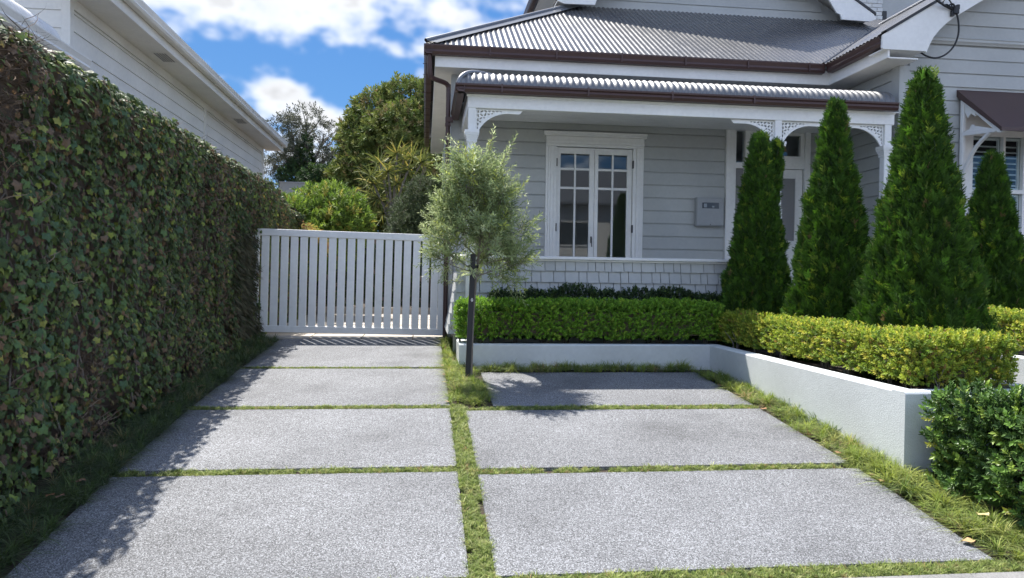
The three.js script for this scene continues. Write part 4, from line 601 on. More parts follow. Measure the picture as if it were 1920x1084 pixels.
{
  const R = rng(301), ivy = thing('ivy_hedge', 'tall ivy-covered boundary fence running along the driveway', 'hedge', [-2.6, gh(-7), -7]);
  const topAt = z => z > -12.2 ? 2.96 : 2.70 + 0.23 * sstep(-13.6, -12.2, z), faceX = (y, z) => -2.44 + 0.24 * fbm(z * 0.9, y * 1.1, 2.2, 3) + 0.14 * fbm(z * 4, y * 3, 7.7, 2)  + 0.09 * (1 - clamp(y, 0, 1)) + 0.08 * sstep(2.0, 2.7, y);
  part('fence', [bx(-2.82, -2.72, -0.1, 2.80, -18.5, -2.0), ...Array.from({ length: 9 }, (_, i) => bx(-2.71, -2.62, -0.1, 2.66, -2.4 - i * 1.95, -2.3 - i * 1.95))], M.timber, ivy);
  part('light_block_core', Array.from({ length: 55 }, (_, i) => { const z = -2.0 - i * 0.3, t = topAt(z - 0.15) - 0.07 + 0.11 * fbm(z * 1.6, 1, 4, 3) + 0.045; return [bx(-2.83, -2.62 + 0.05 * fbm(z * 2, 3, 1, 2), gh(z) + 0.1, 2.45, z - 0.3, z), ...[2.45, 2.57, 2.69, 2.81].map((y, k) => bx(-2.83, Math.min(...[0, 0.1, 0.2, 0.3].flatMap(o => [faceX(y, z - o), faceX(y + 0.12, z - o)])) - 0.135, y + 0.001, k === 3 ? t : y + 0.12, z - 0.3, z))]; }).flat(), M.bark, ivy);  // stepped solid core added inside the ivy to block sun and close its shadow
  // dry patches: bare twigs and dead leaves where the noise is high
  const dry = (y, z) => sstep(0.10, 0.27, fbm(z * 1.8 + 4, y * 0.3, 5.5, 3));
  const geos = [ivyLeaf(1), ivyLeaf(2), ivyLeaf(3)], leaves = [[], [], []], all = [];
  const pal = [[6, 0.058, 0.094, 0.03], [4, 0.092, 0.138, 0.036], [2, 0.145, 0.2, 0.042], [0.5, 0.24, 0.29, 0.05], [0.12, 0.4, 0.34, 0.07]], palDry = [[3, 0.13, 0.09, 0.055], [2, 0.18, 0.11, 0.055], [2, 0.06, 0.085, 0.03], [1, 0.22, 0.18, 0.06]];
  const add = (p, n, s, c) => { // leaf hangs tip down, face along n, with its own tilt
    const z = n.clone().addScaledVector(rdir(R), 0.55).normalize(), y = UP.clone().addScaledVector(rdir(R), 0.6).addScaledVector(z, -z.y).normalize(), x = y.clone().cross(z).normalize(); y.copy(z).cross(x);
    all.push({ p, m: new THREE.Matrix4().makeBasis(x, y, z).scale(V(s, s, s)).setPosition(p), s, c, k: Math.floor(R() * 3), n: z });
  };
  for (let i = 0; i < 36000; i++) { // face
    const z = -18 + 16 * Math.pow(R(), 0.85), top = topAt(z), y = mix(gh(z) + 0.02, top, R()), dr = dry(y, z); if (R() < dr * 0.36) continue;
    const deep = R(); add(V(faceX(y, z) - 0.13 * deep * deep, y, z), V(1, 0.22 + 0.5 * sstep(top - 0.3, top, y), 0.12), (0.036 + 0.042 * R() * R()) * (1 - 0.25 * dr), tint(R, R() < 0.2 + dr * 0.6 ? palDry : pal));
  }
  for (let i = 0; i < 6500; i++) { // crown of the hedge
    const z = -18 + 16 * Math.pow(R(), 0.85), top = topAt(z) + 0.11 * fbm(z * 1.6, 1, 4, 3), x = -2.36 - 0.5 * R(); add(V(x + 0.06 * (R() - 0.5), top + 0.05 * (R() - 0.5) + 0.03 * Math.sin((x + 2.95) * 6.5), z), V(0.5, 1, 0.3), 0.034 + 0.03 * R(), tint(R, R() < 0.16 ? palDry : pal));
  }
  for (let i = 0; i < 420; i++) { const z = -18 + 16 * R(), s = 0.03 + 0.03 * R(); add(V(-2.5 - 0.2 * R(), topAt(z) + 0.04 + 0.12 * R() * R(), z), V(0.8, 0.6, 0.5), s, tint(R, pal)); }
  // the leaves that show largest are single parts, the rest one mass
  const eye = camera.position, fwd = pixelRay(960, 542), scr = V(0, 0, 0); camera.updateProjectionMatrix(); const VP = new THREE.Matrix4().multiplyMatrices(camera.projectionMatrix, camera.matrixWorld.clone().invert());
  for (const l of all) { const d = l.p.clone().sub(eye), D = d.length(); scr.copy(l.p).applyMatrix4(VP); l.w = (Math.abs(scr.x) < 0.98 && Math.abs(scr.y) < 0.98 && d.dot(fwd) > 0 && l.p.x > faceX(l.p.y, l.p.z) - 0.02) ? l.s / D * Math.abs(l.n.dot(d) / D) : 0; }
  all.sort((a, b) => b.w - a.w);
  const tones = [[0.028, 0.062, 0.03], [0.042, 0.088, 0.032], [0.075, 0.135, 0.035], [0.16, 0.22, 0.04], [0.13, 0.085, 0.05], [0.24, 0.25, 0.05], [0.30, 0.16, 0.06]].map(c => new THREE.MeshPhysicalMaterial({ color: rgb(...c), roughness: 0.97, clearcoat: 0.36, clearcoatRoughness: 0.42, side: THREE.DoubleSide }));
  const near = c => tones.reduce((b, m) => { const d = (m.color.r - c[0]) ** 2 + (m.color.g - c[1]) ** 2 + (m.color.b - c[2]) ** 2; return d < b[0] ? [d, m] : b; }, [9, null])[1];
  all.slice(0, 300).forEach(l => { const m = new THREE.Mesh(geos[l.k], near(l.c)); m.name = 'leaf'; m.castShadow = m.receiveShadow = true; l.m.decompose(m.position, m.quaternion, m.scale); m.position.sub(ivy.position); ivy.add(m); });
  for (let k = 0; k < 3; k++) { const L = all.slice(300).filter(l => l.k === k), im = new THREE.InstancedMesh(geos[k], M2.ivy, L.length); L.forEach((l, i) => { im.setMatrixAt(i, l.m); im.setColorAt(i, rgb(...l.c)); }); im.name = 'foliage'; im.userData.kind = 'stuff'; im.castShadow = im.receiveShadow = true; im.position.copy(ivy.position).negate(); ivy.add(im); }
  // dry twigs
  const twig = s => { const Q = rng(s), b = new LB(); for (let i = 0; i < 7; i++) { let p = V(0.06 * (Q() - 0.5), 0.05 * (Q() - 0.5), 0.03 * (Q() - 0.5)), d = V(Q() - 0.5, 1.4 * (Q() - 0.35), 0.6 * (Q() - 0.5)).normalize(); const pts = [p]; for (let k = 0; k < 5; k++) { d = d.clone().addScaledVector(rdir(Q), 0.55).normalize(); p = p.clone().addScaledVector(d, 0.034); pts.push(p); } const g = 0.7 + 0.6 * Q(); b.ribbon(pts, 0.006, rdir(Q), [g, g, g]); } return b.build(); };
  const tl = []; for (let i = 0; i < 9000; i++) { const z = -18 + 16 * Math.pow(R(), 0.85), y = mix(gh(z), topAt(z), R()), dr = dry(y, z); if (R() > 0.05 + 0.8 * dr) continue; tl.push([V(faceX(y, z) - 0.03 - 0.1 * R(), y, z), V(0.2 * R(), 1, 0.3 * (R() - 0.5)).normalize(), 6.28 * R(), 0.7 + 0.8 * R(), tint(R, [[3, 0.13, 0.095, 0.07], [2, 0.19, 0.14, 0.10], [2, 0.08, 0.055, 0.04], [0.6, 0.28, 0.22, 0.16]])]); }
  scatter('dry_twigs', twig(9), M2.twig, tl, ivy);
  const vines = []; for (let i = 0; i < 130; i++) { let z = -2.5 - 13 * R(), y = gh(z) + R() * 1.4; const pts = []; for (let k = 0; k < 7; k++) { pts.push(V(faceX(y, z) - 0.06 - 0.04 * R(), y, z)); y += 0.08 + 0.2 * R(); z += 0.22 * (R() - 0.5); if (y > 2.85) break; } if (pts.length > 2) vines.push(tube(pts, 0.009, 0.004, 4, pts.length * 2)); }
  part('vine_stems', vines, M.barkGrey, ivy).userData.kind = 'stuff';
  // yellowed vine that spills over the gate end, and pale dead fronds beside the gate post
  const ol = []; for (let i = 0; i < 130; i++) { const z = -13.8 - 1.6 * R(), t = R(); ol.push([V(-2.28 + 0.42 * t + 0.1 * (R() - 0.5), 2.5 - 0.45 * t * t + 0.1 * (R() - 0.5), z), V(0.8, -0.3 - t, 0.4).addScaledVector(rdir(R), 0.5).normalize(), R() * 6.28, 0.8 + 0.6 * R(), tint(R, [[2, 0.36, 0.24, 0.06], [2, 0.42, 0.34, 0.08], [1, 0.26, 0.14, 0.07], [2.5, 0.24, 0.28, 0.06]])]); }
  scatter('yellowed_foliage', boxTwig(40, 0.12, 0.06, 0.02, 9), M2.gold, ol, ivy);
  const fl = []; for (let i = 0; i < 900; i++) { const z = -11.15 + 1.3 * R(), y = mix(0.75, 2.1, R()); fl.push([V(faceX(y, z) - 0.02 + 0.04 * R(), y, z), V(0.75, -0.8, 0.15).addScaledVector(rdir(R), 0.3).normalize(), R() * 6.28, 0.8 + 0.5 * R(), tint(R, [[3, 0.09, 0.085, 0.05], [2, 0.13, 0.12, 0.07], [1, 0.05, 0.07, 0.03]])]); }
  const fb = new LB(), FQ = rng(12); for (let i = 0; i < 5; i++) { const d = V(0.5 * (FQ() - 0.5), 1, 0.5 * (FQ() - 0.5)).normalize(); fb.ribbon([V(0, 0, 0), d.clone().multiplyScalar(0.06), d.clone().multiplyScalar(0.12).add(V(0.01, 0, 0))], 0.008, V(1, 0, 0), [1, 1, 1]); }
  scatter('dead_fronds', fb.build(), M2.twig, fl, ivy);
}

// ------------------------------------------------------------ olive tree and its stake
{
  const R = rng(401), x0 = 0.515, z0 = -8.2, yb = gh(z0) - 0.03, tr = thing('olive_tree', 'young olive tree with silvery narrow leaves tied to a black stake', 'tree', [x0, yb, z0]);
  part('trunk', tube([[x0 + 0.01, yb - 0.05, z0], [x0 + 0.02, 0.9, z0 - 0.01], [x0 + 0.045, 1.4, z0], [x0 + 0.09, 1.9, z0 + 0.01], [x0 + 0.13, 2.5, z0]], 0.021, 0.009, 8, 22), M.barkGrey, tr);
  const shoot = s => { const Q = rng(s), b = new LB(), L = 0.29; b.ribbon([V(0, 0, 0), V(0.008, L * 0.5, 0), V(0, L, 0.01)], 0.005, V(1, 0, 0), [0.9, 0.75, 0.6]); for (let i = 0; i < 14; i++) { const t = 0.06 + 0.94 * i / 14, a = (i % 2 ? 0 : Math.PI) + Math.floor(i / 2) * 1.57 + 0.5 * (Q() - 0.5), e = 0.5 + 0.5 * t + 0.5 * (Q() - 0.5), d = V(Math.cos(a), e * 1.3, Math.sin(a)).normalize(), g = 0.8 + 0.45 * Q(); b.leaf(V(0, t * L, 0), d, V(-Math.cos(a) * 0.6, 1, -Math.sin(a) * 0.6).normalize(), 0.1 * (1.1 - 0.45 * t) * (0.8 + 0.4 * Q()), 0.0175, [g, g, g * 0.95], 0.35, 0.1); } return b.build(); };
  const limbs = [], list = [[], []], pal = [[4, 0.29, 0.36, 0.16], [3, 0.36, 0.43, 0.21], [1.6, 0.17, 0.23, 0.10], [1.2, 0.48, 0.54, 0.3], [0.5, 0.4, 0.45, 0.1]];
  const grow = (p, d, len, r, lvl) => {
    const pts = [p]; let q = p.clone(), e = d.clone(); for (let k = 0; k < 4; k++) { e = e.clone().addScaledVector(rdir(R), 0.18).addScaledVector(UP, 0.10).normalize(); q = q.clone().addScaledVector(e, len / 4); pts.push(q); if (lvl < 2 && k) for (let i = 0; i < 2; i++) grow(q, e.clone().multiplyScalar(0.7).addScaledVector(rdir(R), 0.95).normalize(), len * (0.42 + 0.2 * R()), r * 0.6, lvl + 1); if (lvl) for (let i = 0; i < 2; i++) if (R() < 0.13) list[i].push([q, e.clone().addScaledVector(rdir(R), 0.7).addScaledVector(UP, 0.3).normalize(), R() * 6.28, 0.55 + 0.4 * R(), tint(R, pal)]); }
    limbs.push(tube(pts, r, r * 0.5, 5, 8)); list[0].push([q, e, R() * 6.28, 0.75, tint(R, pal)]);
  };
  for (let i = 0; i < 15; i++) { const h = 1.55 + 0.85 * (i / 15), a = i * 2.4 + 0.4, f = (h - 1.55) / 0.85; grow(V(x0 + 0.045 + 0.07 * f, h, z0), V(Math.cos(a) * (1 - 0.45 * f), 0.28 + 0.85 * f, Math.sin(a) * (0.95 - 0.45 * f)).normalize(), 0.38 - 0.03 * f, 0.008, 0); }
  for (const [px, py] of [[922, 250], [962, 262], [885, 285], [985, 345], [1005, 410], [835, 335], [945, 300], [860, 305], [812, 400], [805, 470], [1000, 455]]) { const tip = atZ(px, py, z0 + 0.2 * (R() - 0.5)), a = V(x0 + 0.12, Math.min(2.45, tip.y - 0.25), z0); limbs.push(tube([a, a.clone().lerp(tip, 0.55).add(V(0, -0.05, 0)), tip], 0.006, 0.003, 5, 8)); for (let k = 0; k < 6; k++) { const f = 0.35 + 0.65 * k / 5, d = tip.clone().sub(a).normalize().addScaledVector(UP, 0.6).normalize(); list[k % 2].push([a.clone().lerp(tip, f).addScaledVector(d, -0.12), d.clone().addScaledVector(rdir(R), 0.25).normalize(), R() * 6.28, 0.75, tint(R, pal)]); } }
  for (let i = 0; i < 95; i++) { // low skirt of hanging shoots and inner fill
    const a = 6.2832 * R(), r = 0.52 * Math.sqrt(R()), y = 1.5 + 0.95 * R(), s = Math.sin((y - 1.3) / 1.25 * Math.PI); list[i % 2].push([V(x0 + 0.09 + Math.cos(a) * r * s * 1.05, y, z0 + Math.sin(a) * r * s), V(Math.cos(a), 0.25 - (y < 1.65 ? 0.9 * R() : -0.6), Math.sin(a)).addScaledVector(rdir(R), 0.5).normalize(), R() * 6.28, 0.55 + 0.4 * R(), tint(R, pal)]);
  }
  part('limbs', limbs, M.barkGrey, tr).userData.kind = 'stuff';
  list.forEach((l, i) => scatter('foliage', shoot(i + 5), M2.olive, l, tr));
  const st = thing('tree_stake', 'black square stake in the grass supporting the olive tree', 'stake', [0.487, yb, -8.15]);
  const lean = V(0.043, 1.36, -0.02), s = new THREE.BoxGeometry(0.056, 1.42, 0.05).toNonIndexed(); s.rotateZ(-0.032); s.translate(0.51, yb + 0.68, -8.15); part('post', uvm(s), M.black, st);
  const ring = new THREE.TorusGeometry(0.011, 0.0045, 6, 16).toNonIndexed(); ring.scale(0.85, 1.2, 1); ring.translate(0.524, 1.295, -8.123); part('eyelet', uvm(ring), M.white, st);
  const strap = new THREE.TorusGeometry(0.045, 0.006, 6, 18).toNonIndexed(); strap.rotateX(Math.PI / 2); strap.scale(1.15, 3, 1); strap.translate(0.535, 1.66, -8.17); part('strap', uvm(strap), M.black, st);
}

// ------------------------------------------------------------ grass between and beside the slabs
function tuft(seed, n, len, w, arch) { const R = rng(seed), b = new LB(); for (let i = 0; i < n; i++) { const a = 6.2832 * R(), l = len * (0.6 + 0.6 * R()), o = 0.35 + arch * R(), h = V(Math.cos(a), 0, Math.sin(a)), p0 = V(0.012 * (R() - 0.5), 0, 0.012 * (R() - 0.5)), g = 0.75 + 0.5 * R(); const q = t => p0.clone().addScaledVector(h, l * o * t * t).addScaledVector(UP, l * (t - 0.5 * o * t * t)); b.ribbon([q(0), q(0.35), q(0.7), q(1)], w, V(-Math.sin(a), 0, Math.cos(a)), [g * 1.08, g * 1.08, g * 0.92]); } return b.build(); }
{
  const R = rng(501), low = [tuft(1, 14, 0.052, 0.0055, 1.1), tuft(2, 12, 0.06, 0.006, 1.0)], tall = [tuft(3, 36, 0.17, 0.0068, 1.25), tuft(4, 34, 0.19, 0.0066, 1.4)];
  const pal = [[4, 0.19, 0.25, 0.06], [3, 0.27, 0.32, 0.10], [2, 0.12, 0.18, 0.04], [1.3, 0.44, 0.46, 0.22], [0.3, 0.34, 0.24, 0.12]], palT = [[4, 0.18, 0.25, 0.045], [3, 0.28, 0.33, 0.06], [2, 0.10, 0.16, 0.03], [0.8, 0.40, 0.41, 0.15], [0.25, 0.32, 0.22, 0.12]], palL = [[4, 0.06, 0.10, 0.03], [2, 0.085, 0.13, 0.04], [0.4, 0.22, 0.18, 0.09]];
  const strip = (L, x0, x1, z0, z1, den, sc, p, edge = 0.02) => { const N = (x1 - x0) * (z1 - z0) * den; for (let i = 0; i < N; i++) { const x = mix(x0 - edge * R(), x1 + edge * R(), R()), z = mix(z0 - edge * R(), z1 + edge * R(), R()), cl = fbm(x * 5, z * 5, 1.3, 2); if (cl < -0.26) continue; L[Math.floor(R() * 2)].push([V(x, gh(z) - 0.028, z), V(0.25 * (R() - 0.5), 1, 0.25 * (R() - 0.5)).normalize(), 6.28 * R(), sc * (0.75 + 0.5 * R() + 0.5 * cl), tint(R, p)]); } };
  const J = [[], []];
  strip(J, 0.255, 0.385, -6.95, -3.66, 3600, 0.85, pal, 0.014);
  for (const [x0, x1, z0, z1] of [[-2.06, 0.25, -5.29, -5.20], [-2.06, 0.25, -6.94, -6.84], [-2.06, 0.25, -8.79, -8.71], [0.39, 3.21, -5.23, -5.14], [0.39, 3.21, -6.89, -6.76], [-2.2, 3.45, -3.79, -3.66]]) strip(J, x0, x1, z0, z1, 3900, 0.75, pal, 0.012);
  const j = thing('joint_grass', 'short pale dwarf grass filling the joints between the concrete slabs', 'grass', [0.32, gh(-5), -5], null, 'stuff'); J.forEach((l, i) => scatter('foliage', low[i], M2.grass, l, j));
  const B = [[], []];
  strip(B, 3.24, 3.50, -8.5, -5.05, 280, 0.78, palT, 0.03); strip(B, 3.27, 3.62, -5.05, -3.72, 270, 0.8, palT, 0.03); strip(B, 0.68, 3.24, -8.72, -8.50, 260, 0.8, palT, 0.01); strip(B, 0.27, 0.63, -8.95, -6.97, 260, 0.72, palT, 0.02); strip(B, 0.26, 0.40, -11.05, -8.95, 280, 0.7, palT, 0.01);
  const b = thing('border_grass', 'arching yellow green mondo grass along the planter walls and olive tree', 'grass', [3.35, gh(-6), -6], null, 'stuff'); B.forEach((l, i) => scatter('foliage', tall[i], M2.grass, l, b));
  const C = [[], []]; strip(C, -2.36, -2.07, -11.15, -3.2, 280, 0.85, palL, 0.03);  // darker greens put the hedge's shade into the grass colour
  const c = thing('painted_shade_grass', 'grass strip at the foot of the ivy hedge with shade put into its dark colour', 'grass', [-2.2, gh(-7), -7], null, 'stuff'); C.forEach((l, i) => scatter('foliage', tall[i], M2.grass, l, c));
}
// fallen leaves
{
  const R = rng(601), mats = [[0.40, 0.27, 0.12], [0.30, 0.15, 0.07], [0.22, 0.12, 0.07], [0.5, 0.4, 0.2]].map(c => new THREE.MeshStandardMaterial({ color: rgb(...c), roughness: 0.7, side: THREE.DoubleSide }));
  const geo = (L, s) => { const Q = rng(s), b = new LB(), n = 6, P = []; for (let i = 0; i <= n; i++) { const t = i / n, w = 0.36 * Math.sin(Math.PI * Math.pow(t, 0.8)) + 0.01; P.push([V(-w, 0.22 * w + 0.08 * Math.sin(t * 7) + 0.05 * Q(), t - 0.5), V(0, 0.02 + 0.10 * Math.sin(t * 4), t - 0.5), V(w, 0.3 * w + 0.06 * Math.cos(t * 6) + 0.05 * Q(), t - 0.5)]); } for (let i = 0; i < n; i++) for (let k = 0; k < 2; k++) { b.tri(P[i][k], P[i + 1][k], P[i][k + 1], ONE); b.tri(P[i][k + 1], P[i + 1][k], P[i + 1][k + 1], ONE); } const g = b.build(); g.scale(L, L, L); return g; };
  const put = (x, z, L, k, label, dy = 0) => { const m = new THREE.Mesh(geo(L, k * 7 + Math.round(x * 100)), mats[k]); m.name = numbered('fallen_leaf'); m.position.set(x, gh(z) + 0.012 + dy, z); m.rotation.set(0.25 * (R() - 0.5), 6.28 * R(), 0.25 * (R() - 0.5)); m.castShadow = m.receiveShadow = true; tag(m, label, 'leaf', 'fallen leaves along the slab edges'); scene.add(m); };
  put(3.19, -3.98, 0.085, 0, 'curled tan and brown leaf on the slab corner by the glossy shrub'); put(3.46, -4.2, 0.09, 3, 'pale fallen leaf standing in the border grass beside the glossy shrub', 0.05);
  for (let i = 0; i < 12; i++) put(3.2 + 0.05 * (R() - 0.5), -8.1 + 3.6 * R(), 0.045 + 0.03 * R(), Math.floor(3 * R()), 'small brown leaf lying where slab meets the border grass');
  for (let i = 0; i < 8; i++) put(-2.3 + 0.2 * R(), -8.6 + 4.6 * R(), 0.05 + 0.04 * R(), 1 + Math.floor(2 * R()), 'brown leaf fallen on dark grass below the ivy hedge', 0.04);
  for (let i = 0; i < 5; i++) put(0.22 + 0.03 * R(), -9 + 2 * R(), 0.05, Math.floor(2 * R()), 'small tan leaf beside the olive tree grass');
}

// ------------------------------------------------------------ trees and shrubs beyond the gate
function crownTree(name, label, group, base, trunkTop, r, blobs, o) { // blobs [x,y,z,rx,ry,rz]
  const R = rng(o.seed), t = thing(name, label, o.cat ?? 'tree', base, group), lists = [[], []], limbs = [];
  const B = V(...base), Tp = V(...trunkTop);
  part('trunk', tube([B.clone().add(V(0, -0.2, 0)), B.clone().lerp(Tp, 0.5).add(V(0.1 * r, 0, 0)), Tp], r, r * 0.6, 8, 10), o.bark ?? M.bark, t);
  for (const [x, y, z, rx, ry, rz] of blobs) {
    const c = V(x, y, z); limbs.push(tube([Tp.clone().lerp(B, 0.25 * R()), Tp.clone().lerp(c, 0.5).add(V(0, -0.15 * ry, 0)), c], r * 0.4, r * 0.1, 5, 8));
    for (let k = 0; k < 4; k++) { const d = rdir(R); limbs.push(tube([c.clone().lerp(Tp, 0.25), c.clone().add(V(d.x * rx * 0.4, d.y * ry * 0.4, d.z * rz * 0.4)), c.clone().add(V(d.x * rx * 0.9, Math.abs(d.y) * ry * 0.9, d.z * rz * 0.9))], r * 0.14, r * 0.03, 4, 5)); }
    const N = o.density * (rx * ry + ry * rz + rx * rz) * 4;
    for (let i = 0; i < N; i++) { const d = rdir(R), g = fbm(d.x * 2.2 + x, d.y * 2.2 + y, d.z * 2.2 + z, 3), cl = fbm((x + d.x * rx) * o.clump, (y + d.y * ry) * o.clump, (z + d.z * rz) * o.clump, 2); if (cl < o.gap) continue; const f = (0.62 + 0.38 * Math.pow(R(), 0.4)) * (1 + 0.5 * g), p = V(x + d.x * rx * f, y + d.y * ry * f, z + d.z * rz * f); lists[i % 2].push([p, d.clone().addScaledVector(UP, o.up ?? 0.3).addScaledVector(rdir(R), 0.7).normalize(), R() * 6.28, o.size * (0.7 + 0.6 * R()), tint(R, o.pal)]); }
  }
  part('limbs', limbs, o.bark ?? M.bark, t).userData.kind = 'stuff';
  lists.forEach((l, i) => scatter('crown', o.geo, o.mat ?? M2.far, l, t));
  return t;
}
const far = (px, py, z) => { const p = atZ(px, py, z); return [p.x, p.y, p.z]; };
const blob = (px, py, z, rx, ry = rx, rz = rx) => [...far(px, py, z), rx, ry, rz];
crownTree('gum_tree', 'airy grey-green gum tree with dark ivy on its trunk behind the neighbouring house', null, [-5.8, gh(-34), -34], far(575, 325, -34), 0.32,
  [blob(540, 248, -34, 0.9, 0.7), blob(575, 235, -34, 0.9, 0.7), blob(608, 262, -34, 0.9, 0.7), blob(560, 275, -33.5, 0.8, 0.7), blob(625, 285, -34.5, 0.7, 0.5), blob(590, 300, -33.5, 0.9, 0.6), blob(520, 285, -34, 0.8, 0.6), blob(515, 315, -34, 0.6, 0.5), blob(645, 300, -35, 0.6, 0.5), blob(540, 310, -34, 0.7, 0.5), blob(610, 325, -34, 0.9, 0.6)], { seed: 701, density: 34, clump: 1.1, gap: -0.06, size: 0.95, geo: boxTwig(50, 0.3, 0.16, 0.035, 10), bark: M.barkGrey, pal: [[3, 0.11, 0.12, 0.075], [2, 0.16, 0.165, 0.11], [1, 0.07, 0.08, 0.06]], up: -0.3 });
crownTree('ivy_clad_trunk', 'dark ivy column climbing the gum tree trunk', null, [-5.6, gh(-33.2), -33.2], far(575, 300, -33.2), 0.25, [blob(572, 285, -33.2, 0.32, 0.7), blob(568, 318, -33.2, 0.55, 0.8), blob(556, 335, -33.2, 0.8, 0.6)], { seed: 702, cat: 'ivy', density: 90, clump: 2, gap: -0.5, size: 0.75, geo: hugeTwigs[0], pal: PAL.dark });
crownTree('broadleaf_tree', 'large dense dark green broadleaf tree beyond the gate', null, [-0.6, gh(-26), -26], far(735, 330, -26), 0.4,
  [blob(770, 205, -26, 1.0, 0.9), blob(715, 225, -26, 0.95, 0.85), blob(682, 262, -26, 0.75, 0.7), blob(748, 255, -25, 1.1, 0.9), blob(790, 255, -25.5, 1.2, 1), blob(700, 300, -25.5, 0.9, 0.9), blob(665, 330, -26, 0.7, 0.8), blob(740, 315, -25.5, 1.2, 1), blob(800, 330, -25.5, 1.3, 1.2), blob(690, 360, -25.5, 0.9, 0.9), blob(640, 375, -27, 0.9, 0.9), blob(740, 375, -25, 1.2, 1), blob(800, 400, -25, 1.2, 1.1), blob(690, 410, -25.5, 1, 0.9), blob(620, 400, -27, 1, 0.8), blob(830, 250, -26.5, 1.4, 1.2)], { seed: 703, density: 74, clump: 1.3, gap: -0.22, size: 1.0, geo: boxTwig(51, 0.24, 0.14, 0.055, 12), pal: [[4, 0.14, 0.19, 0.04], [3, 0.2, 0.245, 0.05], [2, 0.25, 0.27, 0.07], [1, 0.28, 0.23, 0.09]] });
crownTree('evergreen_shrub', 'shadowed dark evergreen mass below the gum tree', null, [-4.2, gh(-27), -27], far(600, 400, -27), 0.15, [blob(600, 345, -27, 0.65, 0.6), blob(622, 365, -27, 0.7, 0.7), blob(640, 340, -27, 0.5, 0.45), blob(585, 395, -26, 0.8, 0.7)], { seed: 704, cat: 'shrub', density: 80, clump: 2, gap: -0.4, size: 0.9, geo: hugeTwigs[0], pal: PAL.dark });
crownTree('flowering_vine', 'sunlit bright green leafy vine humped over the fence behind the gate', null, [-2.2, gh(-16), -16], far(610, 430, -16), 0.06, [blob(608, 408, -16, 0.62, 0.62, 0.8), blob(640, 412, -15.6, 0.52, 0.52, 0.7), blob(565, 415, -15.8, 0.55, 0.40, 0.8), blob(535, 405, -15.2, 0.42, 0.32, 0.8), blob(658, 430, -15.4, 0.36, 0.36, 0.6), blob(600, 450, -15.5, 0.8, 0.6, 0.8)], { seed: 705, cat: 'vine', density: 210, clump: 2.6, gap: -0.3, size: 0.62, geo: boxTwig(52, 0.22, 0.12, 0.045, 12), mat: M2.gold, pal: [[4, 0.16, 0.26, 0.035], [3, 0.23, 0.33, 0.045], [2, 0.09, 0.16, 0.025], [0.7, 0.38, 0.34, 0.07]] });
crownTree('olive_grey_shrub', 'grey-green shrub behind the gate below the palm-like tree', null, [-0.5, gh(-18), -18], far(780, 430, -18), 0.07, [blob(775, 405, -18, 0.5, 0.5), blob(800, 375, -18, 0.5, 0.55), blob(765, 435, -17.6, 0.5, 0.4), blob(810, 425, -17.6, 0.5, 0.5)], { seed: 706, cat: 'shrub', density: 190, clump: 3, gap: -0.35, size: 0.55, geo: boxTwig(53, 0.2, 0.11, 0.03, 12), pal: [[3, 0.08, 0.11, 0.05], [2, 0.11, 0.15, 0.07], [1, 0.06, 0.08, 0.03]] });
for (const [x, z, s] of [[-1.9, -17.2, 707], [-0.9, -17.5, 708], [0.1, -17.2, 709]]) crownTree('stand_in_shrub', 'leafy shrub behind the gate slats, added in dark colours to stand for tree shade', 'shrubs behind the gate', [x, gh(z), z], [x, gh(z) + 0.6, z], 0.05, [[x, gh(z) + 0.75, z, 0.62, 0.6, 0.5], [x + 0.2, gh(z) + 1.25, z, 0.45, 0.4, 0.4]], { seed: s, cat: 'shrub', density: 200, clump: 3, gap: -0.5, size: 0.55, geo: hugeTwigs[0], pal: PAL.dark });  // dark shrubs added in place of the shade under the trees
{ // board fence added behind the yard to close bright sky gaps
  const z = -22.5, R = rng(731), f = thing('added_board_fence', 'timber board fence added behind the shrubs to hide bright sky gaps', 'fence', [-2, gh(z), z]);
  for (let i = 0; i < 34; i++) part('board', bx(-4.6 + i * 0.152, -4.455 + i * 0.152, gh(z) - 0.05, gh(z) + 1.9 + 0.02 * R(), z - 0.02, z + 0.004 * R()), M.timber, f); for (const y of [0.4, 1.5]) part('rail', bx(-4.6, 0.56, gh(z) + y, gh(z) + y + 0.09, z - 0.07, z - 0.021), M.timber, f);
}
{ // low edging between yard paving and shrubs
  const e = thing('garden_edging', 'low pale stone garden edging behind the gate', 'edging', [-1, gh(-16.4), -16.4]); for (let i = 0; i < 8; i++) part('stone', bx(-2.4 + i * 0.42, -1.99 + i * 0.42, gh(-16.4) - 0.05, gh(-16.4) + 0.14, -16.52, -16.36, 0.01), M.paver[i % 3], e);
}
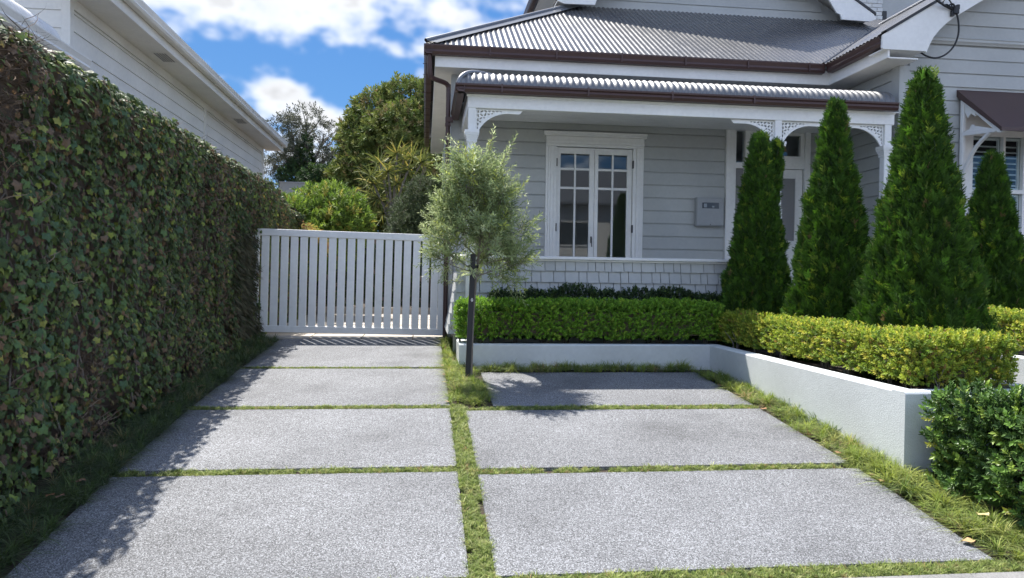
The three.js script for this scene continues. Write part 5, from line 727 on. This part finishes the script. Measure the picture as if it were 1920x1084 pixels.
{ // pale garden wall behind the vine
  const w = thing('garden_wall', 'plain grey rendered wall seen above the green vine', 'wall', [-4.3, gh(-24), -24]); part('panel', bx(...[far(524, 342, -24)[0], far(578, 342, -24)[0]], gh(-24) - 0.1, far(550, 343, -24)[1], -24.2, -24), M.greyDoor, w); part('coping', bx(far(523, 342, -24)[0], far(579, 342, -24)[0], far(550, 343, -24)[1], far(550, 341, -24)[1], -24.23, -23.97), M.greyDoor, w); part('end_panel', bx(far(582, 342, -24)[0], far(595, 342, -24)[0], gh(-24) - 0.1, far(588, 352, -24)[1], -24.6, -24.4), M.greyDoor, w);
}
{ // palm-like tree: bare limbs, each with a head of strap leaves
  const z = -19.5, R = rng(720), b = far(733, 440, z), t = thing('cabbage_tree', 'palm-like tree with heads of yellow-green strap leaves on bare limbs', 'tree', [b[0], gh(z), z]);
  part('trunk', tube([[b[0], gh(z) - 0.1, z], [b[0], 1.8, z], [b[0] + 0.02, 2.6, z]], 0.12, 0.09, 8, 8), M.barkGrey, t);
  const heads = [[745, 288], [772, 296], [712, 305], [728, 322], [700, 345], [765, 320], [790, 305], [710, 372], [757, 300], [718, 400], [695, 330], [745, 345]], limbs = [], list = [];
  heads.forEach(([px, py], i) => { const h = V(...far(px, py, z + (R() - 0.5) * 0.9)), s = V(b[0] + 0.02, 2.2 + 0.5 * R(), z); if (i < 9) limbs.push(tube([s, s.clone().lerp(h, 0.45).add(V(-0.12 * (h.x - s.x), 0.18, 0)), h], 0.045, 0.025, 6, 8)); for (let k = 0; k < 36; k++) { const d = rdir(R); d.y = d.y * 0.8 + 0.15; list.push([h, d.normalize(), R() * 6.28, 0.75 + 0.5 * R(), tint(R, [[3, 0.2, 0.23, 0.06], [1.6, 0.32, 0.32, 0.08], [0.8, 0.46, 0.38, 0.1], [1.5, 0.11, 0.14, 0.045]])]); } });
  limbs.push(tube([[b[0] + 0.1, 2.9, z], [b[0] + 0.6, 3.6, z], far(798, 300, z)], 0.035, 0.02, 6, 8), tube([far(775, 350, z), far(795, 325, z), far(800, 300, z)], 0.02, 0.012, 5, 6));
  part('limbs', limbs, M.barkGrey, t).userData.kind = 'stuff';
  const lb = new LB(); lb.ribbon([V(0, 0, 0), V(0, 0.18, 0.0), V(0, 0.34, -0.05), V(0, 0.46, -0.17)], 0.036, V(1, 0, 0), [1, 1, 0.9]);
  scatter('crown', lb.build(), M2.strap, list, t);
}
renderer.render(scene, camera);
